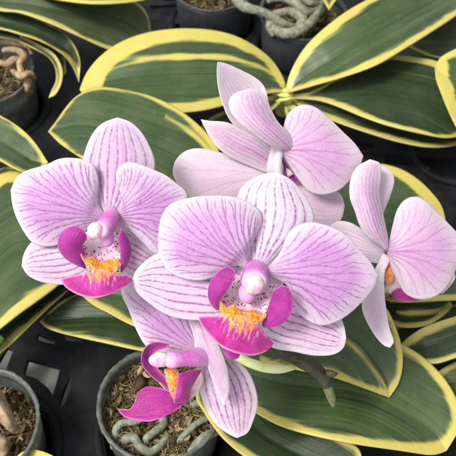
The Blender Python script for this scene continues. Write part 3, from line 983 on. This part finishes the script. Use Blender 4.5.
def root(parent, pts, r, mat=MAT_ROOT, name='root'):
    P3 = [G(x, y, z + (0.0 if z < 1.4 else 0.14)) for x, y, z in pts]
    rr = [r * random.uniform(0.86, 1.14) for _ in pts]
    rr[0] *= 0.7; rr[-1] *= 0.5
    o = tube(name, parent, mat, P3, rr, sides=14, n=14 * len(pts))
    from mathutils import noise
    for v in o.data.vertices:
        v.co += noise.noise_vector(v.co * 3.0) * r * 0.16 + noise.noise_vector(v.co * 9.0) * r * 0.04
    return o


root(p, [(222, 380, 2.0), (206, 384, 1.9), (192, 384, 1.85), (175, 392, 1.75), (158, 398, 1.75), (140, 419, 1.8), (120, 424, 1.75), (115, 436, 1.6), (112, 448, 1.2)], 0.145)
root(p, [(150, 450, 1.2), (146, 440, 1.6), (154, 432, 1.75), (164, 424, 1.7), (160, 415, 1.6), (150, 416, 1.5)], 0.145)
root(p, [(120, 450, 1.2), (125, 440, 1.6), (134, 438, 1.75), (140, 447, 1.7), (150, 452, 1.6), (160, 446, 1.6), (168, 436, 1.5), (176, 428, 1.2)], 0.145)
root(p, [(226, 388, 1.8), (215, 396, 1.7), (207, 402, 1.7), (196, 404, 1.6), (182, 410, 1.3)], 0.145)
root(p, [(222, 430, 1.4), (206, 436, 1.8), (194, 448, 1.7), (186, 460, 1.3)], 0.145)
root(p, [(224, 400, 1.3), (214, 414, 1.6), (196, 424, 1.7), (180, 440, 1.5), (172, 458, 1.2)], 0.12)

# left plant
p = thing('orchid_plant', 'orchid plant at the left edge with a long broad margined leaf beneath the leftmost flower', 'orchid plant', 'variegated orchid plants', G(-40, 300, 1.0))
leaf(p, MAT_LEAF, [(-40, 95), (-15, 106), (0, 115), (13, 122.5), (26, 133), (37, 146), (48, 163)], [(-40, 150), (-15, 155), (0, 161), (12, 168), (25, 173), (38, 172), (48, 163)],
     z=[3.6, 4.4, 4.6, 4.2], yel=([0.14, 0.12], [0.12, 0.14]), keel=0.3, seed=22)
leaf(p, MAT_LEAF, [(-40, 240), (-25, 205), (-10, 183), (2, 173), (18, 171), (35, 176), (60, 195), (88, 235)],
     [(-40, 360), (-20, 344), (0, 329), (20, 314), (40, 300), (60, 284), (78, 264), (88, 235)],
     z=[3.2, 3.8, 4.0, 3.8, 3.4], yel=([0.3, 0.5, 0.62, 0.42, 0.1], [0.36, 0.38, 0.40, 0.3, 0.2]), keel=0.45, seed=23)
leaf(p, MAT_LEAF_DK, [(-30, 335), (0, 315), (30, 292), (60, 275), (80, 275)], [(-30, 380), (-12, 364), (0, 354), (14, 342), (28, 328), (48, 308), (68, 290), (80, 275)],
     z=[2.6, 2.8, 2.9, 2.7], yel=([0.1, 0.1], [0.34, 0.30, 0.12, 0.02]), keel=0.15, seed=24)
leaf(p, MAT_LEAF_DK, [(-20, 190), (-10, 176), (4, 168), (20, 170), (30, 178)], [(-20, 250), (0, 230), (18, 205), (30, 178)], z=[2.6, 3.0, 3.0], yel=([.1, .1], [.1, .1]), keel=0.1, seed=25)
tube('leaf_base', p, MAT_SPROUT, [G(-14, 346, 3.2), G(-4, 342, 3.25), G(3, 337, 3.3)], [0.28, 0.24, 0.12])

# bottom edge plant
p = thing('orchid_plant', 'orchid plant below the frame with only a yellow leaf edge at bottom left', 'orchid plant', 'variegated orchid plants', G(40, 500, 1.0))
leaf(p, MAT_LEAF_DK, [(10, 470), (18, 456), (28, 450), (42, 451), (60, 460), (75, 472)], [(10, 480), (30, 500), (55, 505), (75, 495), (75, 472)],
     z=[1.5, 2.0, 2.0], yel=([0.25, 0.3, 0.2], [0.2, 0.2]), keel=0.1, seed=26)

# right lower plant
p = thing('orchid_plant', 'orchid plant at the lower right edge with crowded dark leaves below the rightmost flower', 'orchid plant', 'variegated orchid plants', G(500, 330, 1.0))
leaf(p, MAT_LEAF, [(500, 240), (470, 245), (440, 255), (410, 272), (388, 292), (380, 299)], [(500, 300), (470, 300), (445, 301), (420, 302), (400, 302), (380, 299)],
     z=[3.2, 3.6, 3.5, 3.2], yel=([0.1, 0.1], [0.26, 0.24, 0.18]), keel=0.2, seed=27)
leaf(p, MAT_LEAF_DK, [(390, 300), (410, 298), (430, 298), (448, 300), (452, 306)], [(388, 322), (400, 327), (415, 327), (432, 323), (445, 314), (452, 306)],
     z=[2.6, 3.0, 3.0, 2.8], yel=([0.05, 0.05], [0.08, 0.12, 0.2]), keel=0.15, seed=28, stripes=((0.1, 0.9, -0.1, 0.1, 0.10),))
leaf(p, MAT_LEAF_DK, [(500, 302), (480, 308), (456, 316), (438, 322), (420, 330), (405, 341), (394, 354)], [(500, 345), (480, 350), (456, 358), (435, 364), (415, 361), (403, 359), (394, 354)],
     z=[3.4, 3.8, 3.6, 2.8], yel=([0.26, 0.28, 0.22], [0.1, 0.12, 0.12]), keel=0.2, seed=29)
leaf(p, MAT_LEAF_OL, [(500, 350), (475, 355), (455, 362), (438, 372), (428, 384)], [(500, 420), (480, 412), (460, 402), (440, 396), (428, 384)],
     z=[2.6, 2.9, 2.6], yel=([0.12, 0.12], [0.1, 0.1]), keel=0.15, seed=30)
leaf(p, MAT_LEAF_DK, [(480, 300), (455, 305), (430, 320), (400, 325), (385, 335)], [(480, 340), (455, 345), (420, 348), (395, 345), (385, 335)],
     z=[2.0, 2.2, 2.0], yel=([0.1, 0.1], [0.1, 0.1]), keel=0.1, seed=31)

# roots in the top pots, dry sheaths
def clump(name, label, cat, paths, r, mat, origin):
    t = thing(name, label, cat, None, origin)
    for q in paths: root(t, q, r, mat)
    return t


clump('aerial_roots', 'pale silvery roots coiled on top of the bark in the top pot', 'roots', [
    [(232, -14, 1.8), (238, 2, 2.5), (248, 8, 2.9), (262, 12, 2.8), (272, 17, 2.6), (283, 24, 2.3), (296, 26, 2.0)],
    [(275, 36, 1.9), (270, 26, 2.2), (276, 16, 2.4), (290, 12, 2.4), (302, 18, 2.3), (300, 28, 2.2), (290, 32, 2.1), (280, 30, 2.0)],
    [(268, 20, 2.0), (276, 30, 2.2), (290, 34, 2.3), (305, 28, 2.4), (316, 16, 2.3), (322, 2, 2.0)],
    [(268, 0, 2.3), (284, -2, 2.6), (296, 4, 2.7), (306, 12, 2.5), (318, 10, 2.2)],
    [(262, -8, 2.0), (278, -12, 2.6), (294, -8, 2.8), (308, 2, 2.5), (322, 4, 2.2)]], 0.24, MAT_ROOTPALE, G(285, 20, 1.6))
clump('aerial_roots', 'dry tan roots twisting over the rim of the upper left pot', 'roots', [
    [(4, 50, 2.3), (16, 50, 2.8), (24, 56, 2.9), (20, 64, 2.8), (22, 72, 2.7), (28, 78, 2.3), (27, 90, 1.8), (29, 96, 1.2)],
    [(12, 70, 2.0), (20, 76, 2.7), (30, 74, 2.7), (35, 78, 2.2)],
    [(2, 42, 2.2), (14, 42, 2.7), (28, 46, 2.8), (32, 54, 2.5)],
    [(-4, 60, 2.0), (6, 64, 2.4), (14, 60, 2.6), (24, 60, 2.5)]], 0.17, MAT_DRY, G(10, 70, 1.6))
def rsheet(name, label, s1, s2, z, mat, parent=None):
    o = sheet(name, parent, mat, s1, s2, z=z, keel=-0.25, nu=24, nv=16, thick=0.05, wrinkle=0.05)
    if label: tag(o, label, 'dry sheath')
    return o
rsheet('dry_sheath', 'curled dry tan leaf sheath lying in the bottom left pot', [(-14, 386), (-4, 386), (2, 392), (8, 404), (14, 418), (20, 432)],
       [(-22, 396), (-12, 408), (-2, 420), (8, 430), (14, 434), (20, 432)], [2.4, 2.4, 2.2, 1.6], MAT_DRY)
rsheet('dry_sheath', 'pale chip of husk on the moss at the bottom left corner', [(-16, 448), (-8, 438), (4, 436), (12, 444)], [(-16, 452), (-6, 458), (6, 456), (12, 444)], [1.7, 1.8, 1.7], MAT_DRY)

# ------------------------------------------------------------------ flower spike
sp = thing('flower_spike', 'dark brown flower stalk with a pale cut tip showing below the central flower', 'flower spike', None, G(333, 408, 3.5))
DS = 23.6
tube('stalk', sp, MAT_SPIKE, [W(262, 330, 24.6), W(280, 350, 24.1), W(296, 359, 23.8), W(312, 367, 23.8), (W(322, 376, 23.9)), W(327, 386, 24.0)], [0.15, 0.17, 0.19, 0.21, 0.19, 0.15], n=50)
tube('stalk_tip', sp, MAT_SPIKETIP, [W(325, 382, 23.95), W(329, 391, 24.05), W(332, 400, 24.1), W(333.5, 407, 24.15)], [0.13, 0.145, 0.12, 0.05], n=24)
tube('bract', sp, MAT_SPIKE, [W(326, 372, 23.7), W(333, 374, 23.7), W(338, 373, 23.75)], [0.09, 0.1, 0.02])
tube('stalk', sp, MAT_SPIKE, [W(262, 330, 24.6), W(255, 290, 25.0), W(262, 240, 25.2), W(290, 200, 25.6), W(330, 230, 25.6)], [0.14, 0.14, 0.13, 0.12, 0.1], n=40)
for a_, b_, c_ in (((262, 240, 25.2), (262, 255, 24.2), (255, 268, 22.7)), ((258, 250, 25.1), (180, 235, 24.6), (107, 215, 23.7)),
                   ((290, 200, 25.6), (285, 180, 25.2), (278, 160, 24.4)), ((330, 230, 25.6), (360, 247, 25.5), (384, 252, 25.0))):
    tube('flower_stalk', sp, MAT_PEDICEL, [W(*a_), W(*b_), W(*c_)], [0.09, 0.08, 0.1], n=24)
tube('flower_stalk', sp, MAT_PEDICEL, [W(294, 368, 23.6), W(280, 369, 23.35), W(264, 367, 23.15), W(248, 362, 23.0), (W(230, 352, 23.0)), W(212, 342, 23.2)],
     [0.06, 0.13, 0.15, 0.135, 0.13, 0.12], n=40)


# ------------------------------------------------------------------ flowers
def flower(label, at):
    return thing('orchid_flower', label, 'orchid flower', 'striped pink orchid flowers', at)


def lip_root(f, s1, s2, D, h, bulge=-0.15):
    return sheet('lip', f, MAT_THROAT, s1, s2, D=D, h=h, bulge=bulge, nu=30, nv=26, ruffle=0.02)


# --- A: left flower
D = 23.0
f = flower('leftmost flower, facing the viewer, its pink petals spread over the big green leaf', W(108, 216, D))
sheet('dorsal_sepal', f, MAT_DORSAL, [(104, 218), (97, 202), (88, 182), (83, 164), (86, 148), (93, 133), (103, 123), (117.5, 117.5)],
      [(114, 218), (127, 205), (146, 187), (154.5, 169), (154, 158), (150, 147), (142, 133), (131, 122.5), (117.5, 117.5)], D=D, h=(-0.05, 0.0, -0.35, -0.35), bulge=0.28)
sheet('lateral_sepal', f, MAT_SEPAL, [(100, 236), (84, 230), (62, 232), (43, 237), (31, 243), (24, 254), (21.8, 266)],
      [(98, 262), (85, 276), (72, 283), (59, 284.5), (42, 282), (29, 276), (21.8, 266)], D=D, h=(-0.15, -0.25, -0.3, -0.2), bulge=0.25)
sheet('lateral_sepal', f, MAT_SEPAL, [(108, 232), (122, 228), (136, 233), (148, 243), (156, 254), (158, 264)],
      [(106, 252), (114, 266), (128, 278), (142, 280), (153, 274), (158, 264)], D=D, h=(-0.15, -0.4, -0.2, -0.2), bulge=0.2)
sheet('petal', f, MAT_PETAL, [(104, 214), (97, 202), (98, 190), (98, 178), (94, 166), (85, 160), (72, 158), (59, 159), (44, 165.5), (28, 170), (17, 177), (11, 190)],
      [(102, 219), (92, 226), (80, 234), (65, 242), (48, 246.5), (33, 243), (24, 232), (16.5, 217), (12.5, 203), (11, 190)], D=D, h=(0.0, 0.05, 0.1, 0.0), bulge=0.32, fan=True, ruffle=0.07, nu=60, nv=48)
sheet('petal', f, MAT_PETAL, [(112, 214), (120, 205), (121, 192), (116, 178), (117, 170), (123, 164), (131, 162.3), (142, 165), (153, 169.5), (166, 175.5), (177, 184), (186, 193), (190, 212)],
      [(113, 219), (123, 224), (134, 233), (145, 244), (155, 253), (170, 252), (184, 236), (190, 212)], D=D, h=(0.0, 0.0, 0.1, 0.05), bulge=0.3, fan=True, ruffle=0.07, nu=60, nv=48)
lp = lip_root(f, [(84, 232), (80, 245), (84, 258), (95, 270)], [(122, 230), (123, 245), (121, 258), (112, 272)], D, (0.15, 0.55, 0, 0), -0.3)
sheet('side_lobe', lp, MAT_LIPB, [(84, 262), (85, 253), (82, 246), (87, 237), (83, 229)], [(86, 269), (71, 262.5), (62, 255), (57.8, 244), (62, 232), (73, 226), (83, 229)], D=D, h=(0.5, 0.95, 0.0, 0.12), bulge=0.16, nu=34, nv=24)
sheet('side_lobe', lp, MAT_LIPB, [(121, 268), (120.5, 258), (120, 248), (118.5, 238), (121, 228)], [(121, 273), (128, 263), (131, 250), (128, 238), (121, 228)], D=D, h=(0.5, 0.95, 0.1, -0.1), bulge=0.15, nu=34, nv=20)
sheet('middle_lobe', lp, MAT_MID, [(132, 279), (125, 275.5), (115, 274), (101, 269), (86, 273), (68.5, 276.5), (60.5, 280)],
      [(132, 280), (123, 288), (108, 295), (92.5, 298), (78, 294.5), (66, 287.5), (60.5, 280)], D=D, h=(0.7, 0.7, 0.3, 0.75), bulge=-0.05, callus_fade=(101, 274, 0.85), nu=44, nv=26)
bumpy_callus(lp, [(79, 245), (85, 257), (93, 257), (101, 262), (109, 259), (118, 258), (121, 264)], [(79, 248), (83, 260), (91, 271), (102, 278), (114, 274), (122, 264)], D, (0.58, 0.70, 0.0, 0.38), 3)
co = tube('column', f, MAT_COLUMN, [W(112, 213, D + 0.1), W(110, 219, D - 0.35), W(106, 226, D - 0.75), W(100, 230.5, D - 1.0), W(98, 231, D - 1.1)], [0.20, 0.25, 0.27, 0.24, 0.12], n=40)
blob('stigma', co, MAT_COLUMN, W(107, 238, D - 0.62), RGT * 0.2, UPV * 0.24, -FWD * 0.2, 0.03, 4)
blob('anther_cap', co, MAT_CAP, W(95.5, 231, D - 1.05), RGT * 0.22, UPV * 0.23, -FWD * 0.19, 0.05, 5, notch=0.12)

blob('flower_heart', f, MAT_BACK, W(109, 226, D + 0.35), RGT * 0.55, UPV * 0.50, -FWD * 0.25, 0.03, 2)

# --- C: upper flower seen from behind and the side
D = 24.6
f = flower('uppermost flower, turned away to the right with pale swept back petals', W(284, 152, D))
sheet('dorsal_sepal', f, MAT_BACK, [(258, 152), (243, 135), (230, 120), (223, 105), (218.5, 89), (217, 74), (217.5, 62)],
      [(274, 148), (272, 122), (268, 100), (264.5, 87), (256, 78), (242, 70.5), (226, 63.5), (217.5, 62)], D=D, h=(-0.4, 0.3, 0, -0.2), bulge=-0.2)
sheet('lateral_sepal', f, MAT_SIDE, [(280, 158), (263, 141), (243, 130), (227, 122.5), (210, 121), (201, 119.5)],
      [(272, 175), (250, 166), (232, 158), (219, 149), (211, 139), (205, 128), (201, 119.5)], D=D, h=(-0.5, 0.0, 0.1, 0), bulge=0.2)
sheet('petal', f, MAT_BACK, [(278, 158), (255, 158), (237, 156), (222, 153), (208, 149.5), (195, 148.5), (184, 152), (176, 160), (173, 169)],
      [(282, 190), (270, 205), (240, 212), (215, 210), (195, 201), (180, 187), (174, 177), (173, 169)], D=D, h=(-0.7, -0.6, 0.0, -0.3), bulge=0.35, fan=True)
sheet('lateral_sepal', f, MAT_BACK, [(280, 165), (300, 175), (325, 184), (340, 194), (344.5, 206)],
      [(282, 190), (292, 212), (310, 228), (330, 230), (341, 219), (344.5, 206)], D=D, h=(-0.7, -0.8, 0, 0), bulge=0.2)
sheet('petal', f, MAT_SIDE, [(281, 149), (283, 135), (285, 121), (291.5, 110), (303, 104.8), (316, 107.5), (329, 118), (342, 131), (355, 144), (363, 156)],
      [(281, 153), (288, 163), (298, 178), (309, 191), (324, 194.8), (340, 189.5), (351, 178), (360, 165), (363, 156)], D=D, h=(0.0, 0.0, -0.1, 0.1), bulge=0.45, fan=True, nu=56, nv=44)
sheet('petal', f, MAT_SIDE, [(290, 151), (281, 149), (268, 144), (255, 135), (242, 125), (232, 114), (228.8, 103), (234, 94), (249, 88.8)],
      [(291, 151), (294.5, 146), (288, 133), (278, 122), (271, 109), (266, 97), (258.5, 90.5), (249, 88.8)], D=D, h=(0.2, 0.9, 0.35, 0.05), bulge=0.35)
lp = sheet('lip', f, MAT_LIPB, [(281, 152), (284, 160), (290, 170), (300, 182)], [(279, 154), (281, 166), (287, 180), (300, 182)], D=D, h=(-0.25, -0.25, 0, 0), bulge=0.1, nu=24, nv=14)
sheet('side_lobe', lp, MAT_CAP, [(286, 168), (290, 170), (293, 174)], [(286, 171), (288, 177), (293, 174)], D=D, h=(-0.08, -0.08, 0, 0), bulge=0.05, nu=12, nv=8)
tube('column', f, MAT_BACK, [W(281, 150, D), W(278, 158, D - 0.2), W(277, 166, D - 0.3), W(279, 176, D - 0.25)], [0.1, 0.13, 0.14, 0.1], n=22)

blob('flower_heart', f, MAT_BACK, W(278, 160, D + 0.55), RGT * 0.55, UPV * 0.55, -FWD * 0.3, 0.03, 2)

# --- D: right flower seen from the side
D = 24.4
f = flower('rightmost flower, seen from its side against the yellow rimmed leaf, orange lip half hidden', W(386, 252, D))
sheet('dorsal_sepal', f, MAT_BACK, [(380, 215), (376, 195), (374, 178), (376, 168), (383, 166)], [(383, 214), (389.5, 197), (394, 181), (391, 172), (383, 166)], D=D, h=(-0.3, -0.2, 0, 0), bulge=0.15)
sheet('lateral_sepal', f, MAT_BACK, [(385, 250), (372, 238), (360, 228), (348, 222), (336, 222), (322, 232)], [(383, 264), (368, 262), (350, 262), (332, 256), (322, 232)], D=D, h=(-0.3, -0.6, 0.1, 0), bulge=0.3)
sheet('petal', f, MAT_SIDE, [(386, 251), (379, 244), (369, 238), (360, 226), (355, 211), (350, 197), (350.5, 180), (357, 167), (370, 159.5)],
      [(387, 251), (388, 240), (386, 228), (382.5, 211), (379, 195), (380.5, 178), (380, 164), (370, 159.5)], D=D, h=(0.1, 0.5, 0.25, 0), bulge=0.35)
sheet('petal', f, MAT_SIDE, [(387, 251), (390, 238), (393, 224), (397, 210), (404.5, 200), (415.5, 196.7), (426, 201), (436, 211), (447, 222), (458, 235), (463, 250)],
      [(387, 252), (391, 266), (397.5, 281), (406, 294), (420, 299.6), (435, 296.6), (446, 287), (454, 273), (463, 250)], D=D, h=(0.0, -0.1, 0.0, 0.1), bulge=0.45, fan=True, nu=56, nv=44)
sheet('lateral_sepal', f, MAT_BACK, [(383, 253), (377, 266), (370, 280), (363, 296), (362, 308), (366, 320), (374, 334), (383, 344.5), (390, 347.5)],
      [(389, 256), (389, 262), (384.5, 272), (384, 290), (386.5, 311), (389.5, 328), (393.5, 341), (390, 347.5)], D=D, h=(0.0, 0.1, -0.2, 0.2), bulge=0.15)
lp = sheet('lip', f, MAT_CAP, [(386, 268), (386, 280), (388, 292), (400, 298)], [(390, 262), (398, 276), (402, 288), (400, 298)], D=D, h=(-0.35, -0.3, 0, 0), bulge=-0.05, nu=22, nv=14)
bumpy_callus(lp, [(384, 268), (383.5, 276), (386, 284)], [(389, 264), (394, 272), (392, 281), (386, 284)], D + 0.25, (0.1, 0.1, 0, 0), 8, 0.06)
sheet('middle_lobe', lp, MAT_LIP, [(391, 293), (398, 288), (408, 290), (425, 294), (432, 298)], [(392, 297), (402, 301), (415, 301), (432, 298)], D=D, h=(-0.2, -0.3, 0, 0), bulge=0.05, nu=24, nv=12)
sheet('side_lobe', lp, MAT_SIDE, [(440, 292), (446, 283), (450, 275), (453, 271)], [(442, 294), (450, 286), (455, 277), (453, 271)], D=D, h=(-0.3, -0.1, 0, 0), bulge=0.1, nu=20, nv=10)

# --- E: lowest flower facing left
D = 23.4
f = flower('lowest flower, tipped to the left over the moss pot with a long hooked magenta lip', W(200, 352, D))
sheet('petal', f, MAT_PETAL, [(198, 356), (180, 354), (160, 352), (146, 346), (136.5, 330), (128.5, 309), (123, 298), (121, 290)],
      [(202, 348), (200, 330), (188, 312), (168, 298), (148, 286), (132, 282), (121, 290)], D=D, h=(-0.1, 0.1, 0, -0.2), bulge=0.25, fan=True)
sheet('dorsal_sepal', f, MAT_SIDE, [(200, 358), (192, 340), (186, 322), (190, 310), (205, 305)], [(224, 362), (236, 345), (240, 326), (225, 310), (205, 305)], D=D, h=(0.1, -0.35, 0, 0), bulge=0.25)
sheet('lateral_sepal', f, MAT_SEPAL, [(210, 352), (201, 366), (199, 385), (205.5, 409), (216, 424.5), (229, 434), (237, 437.8)],
      [(218, 350), (235, 359), (249, 373), (256, 390), (257.5, 405), (253, 421), (247.5, 432.5), (237, 437.8)], D=D, h=(0.0, 0.0, 0.0, -0.2), bulge=0.22)
sheet('petal', f, MAT_SIDE, [(194, 322), (197, 342), (206, 362), (213, 382), (218, 395), (224, 405)],
      [(204, 318), (214, 336), (223, 356), (228, 373), (229, 392), (224, 405)], D=D, h=(0.1, 0.7, 0.1, 0.3), bulge=0.22)
lp = sheet('lip', f, MAT_CAP, [(200, 366), (188, 372), (170, 375), (155, 374), (149, 370)], [(204, 380), (195, 396), (184, 400), (168, 392), (149, 370)], D=D, h=(0.3, 0.75, 0, 0), bulge=-0.2, nu=30, nv=22)
sheet('side_lobe', lp, MAT_LIP, [(173, 389), (164, 385), (152, 377), (143, 366), (141.5, 356), (146, 346.5), (156, 342), (170, 344)],
      [(172, 383), (168, 379), (160, 371), (154, 362), (153, 354), (160, 350), (166, 348), (170, 344)], D=D, h=(0.85, 0.7, 0.1, -0.15), bulge=-0.12, nu=44, nv=18)
sheet('side_lobe', lp, MAT_LIP, [(201, 370), (188, 370.5), (179, 376), (176.5, 387), (173.5, 402)], [(201, 371), (197, 378), (191, 389), (188, 402), (173.5, 403)], D=D, h=(0.6, 1.25, 0.2, -0.1), bulge=0.2, nu=34, nv=20)
sheet('middle_lobe', lp, MAT_LIP, [(187, 401), (174, 398), (171, 391.5), (158.5, 388), (146, 387), (137.5, 393.5), (135, 402), (130, 409), (124, 409), (117.5, 409)],
      [(187, 402), (172, 413), (154, 420.5), (143, 421), (127.5, 418), (121, 414), (117.5, 409)], D=D, h=(1.0, 1.05, 0.1, 0.3), bulge=-0.12, nu=54, nv=28)
bumpy_callus(lp, [(164, 369), (166, 380), (170, 392), (174, 401)], [(172, 367), (178, 372), (178, 388), (174, 401)], D, (0.85, 1.15, 0.05, 0), 5, 0.12)
co = tube('column', f, MAT_COLUMN, [W(204, 356, D - 0.3), W(193, 358, D - 0.8), W(182, 359, D - 1.05), W(171, 360, D - 1.2), W(163, 360, D - 1.27)], [0.33, 0.28, 0.225, 0.245, 0.13], n=44, flat=0.85)
blob('anther_cap', co, MAT_CAP, W(159.5, 360, D - 1.26), (RGT * 0.98 + UPV * 0.1) * 0.29, (UPV * 0.98 - RGT * 0.15) * 0.205, -FWD * 0.19, 0.04, 7, notch=0.08)

# --- B: central flower
D = 22.0
f = flower('largest flower at the centre, its upper sepal white with dark stripes', W(257, 272, D))
sheet('dorsal_sepal', f, MAT_WHITE, [(251, 268), (246, 246), (240, 226), (236, 208), (239, 192), (248, 181.5), (261.5, 175), (276, 172.3)],
      [(264, 269), (276, 260), (293, 247), (307, 235), (313.5, 220), (310.5, 206), (302, 192.5), (290.5, 179.5), (276, 172.3)], D=D, h=(0.0, -0.1, -0.3, -0.3), bulge=0.42, nu=60, nv=46)
sheet('lateral_sepal', f, MAT_SEPAL, [(250, 276), (228, 262), (204, 254), (178, 250), (160, 252.5), (146, 260.5), (136, 271), (132.3, 281)],
      [(246, 305), (230, 316), (212, 320), (196, 320), (180, 318.5), (164.5, 313.5), (149, 303), (137, 292), (132.3, 281)], D=D, h=(-0.2, -0.4, -0.2, -0.1), bulge=0.3, nu=60, nv=44)
sheet('lateral_sepal', f, MAT_SEPAL, [(262, 280), (290, 288), (318, 300), (337, 313), (343.5, 325), (346, 338)],
      [(252, 310), (258, 336), (273, 347.5), (294, 351.5), (315, 355.5), (333, 354.5), (343, 348), (346, 338)], D=D, h=(-0.2, -0.3, -0.25, -0.1), bulge=0.25, nu=60, nv=44)
sheet('petal', f, MAT_PETAL, [(254, 270), (249, 258), (251, 246), (258, 231), (262, 220), (257.5, 208.5), (238, 198), (216, 195.7), (192, 197.5), (171, 204), (161.5, 217), (158, 236)],
      [(252, 273), (240, 266), (230, 267), (218, 274), (203, 279.8), (184, 278.5), (168, 271), (159.5, 255), (158, 236)], D=D, h=(0.05, 0.15, 0.1, 0.05), bulge=0.4, fan=True, ruffle=0.08, nu=66, nv=56)
sheet('petal', f, MAT_PETAL, [(261, 270), (271, 264), (281, 251), (287, 236), (295, 227), (309, 222.3), (322, 224.3), (335, 228.7), (346.5, 236), (358, 249), (370, 262), (377.5, 275)],
      [(262, 275), (280, 280), (290.5, 289.5), (293.5, 302.5), (299, 313), (309.5, 321), (322.5, 325.2), (338, 321), (351.5, 312), (364.5, 299), (374, 286), (377.5, 275)],
      D=D, h=(0.05, 0.1, 0.05, 0.1), bulge=0.42, fan=True, ruffle=0.08, nu=66, nv=56)
lp = lip_root(f, [(228, 278), (222, 292), (221, 304), (232, 322)], [(278, 284), (272, 298), (266, 312), (254, 326)], D, (0.1, 0.6, 0, 0), -0.35)
sheet('side_lobe', lp, MAT_LIPB, [(219, 310), (220, 300), (226.5, 291), (233, 281), (235, 271), (227, 265.5)], [(217, 310), (212, 306), (208.5, 298), (209, 286), (216, 273), (227, 265.5)], D=D, h=(0.55, 1.0, 0.15, -0.05), bulge=0.10, nu=40, nv=26)
sheet('side_lobe', lp, MAT_LIPB, [(262, 325.5), (266, 312.5), (270.5, 300.5), (273, 291), (281, 285.3)], [(264, 327), (274.5, 326.8), (286.5, 320), (292.8, 308), (292.5, 296), (288, 287), (281, 285.3)], D=D, h=(0.55, 1.0, -0.05, 0.2), bulge=0.12, nu=40, nv=28)
sheet('middle_lobe', lp, MAT_MID, [(273, 343), (264, 334), (255, 322), (240, 315), (225, 316), (208, 316), (198.3, 317)],
      [(273, 344), (267, 351), (253, 355.5), (238, 353.5), (221.5, 346.5), (207.5, 333), (200, 323), (198.3, 317)], D=D, h=(0.7, 0.65, 0.3, 0.85), bulge=-0.05, callus_fade=(241, 322, 0.95), nu=50, nv=30)
sheet('lip_fold', lp, MAT_LIPB, [(223, 348), (230, 349), (240, 353)], [(222, 350), (230, 359), (238, 358), (240, 353)], D=D, h=(0.8, 0.8, 0, 0), bulge=0.1, nu=18, nv=10)
bumpy_callus(lp, [(220.5, 301), (227, 307), (234, 305), (243, 312), (252, 310), (260, 314), (266, 312)], [(219.5, 309), (224, 318), (235, 325), (246, 327), (259, 323), (267, 316)], D, (0.64, 0.70, 0.0, 0.42), 1)
co = tube('column', f, MAT_COLUMN, [W(256, 268, D + 0.1), W(255.5, 273, D - 0.3), W(254.5, 279, D - 0.6), W(254, 283, D - 0.82), W(254, 284, D - 0.9)], [0.26, 0.33, 0.36, 0.32, 0.16], n=40)
blob('stigma', co, MAT_COLUMN, W(247, 293, D - 0.6), RGT * 0.22, UPV * 0.28, -FWD * 0.22, 0.03, 4)
blob('anther_cap', co, MAT_CAP, W(254.5, 285, D - 0.88), RGT * 0.26, UPV * 0.25 - FWD * 0.05, -FWD * 0.19, 0.035, 9, notch=0.10)
blob('flower_heart', f, MAT_BACK, W(258, 281, D + 0.40), RGT * 0.72, UPV * 0.55, -FWD * 0.25, 0.03, 2)
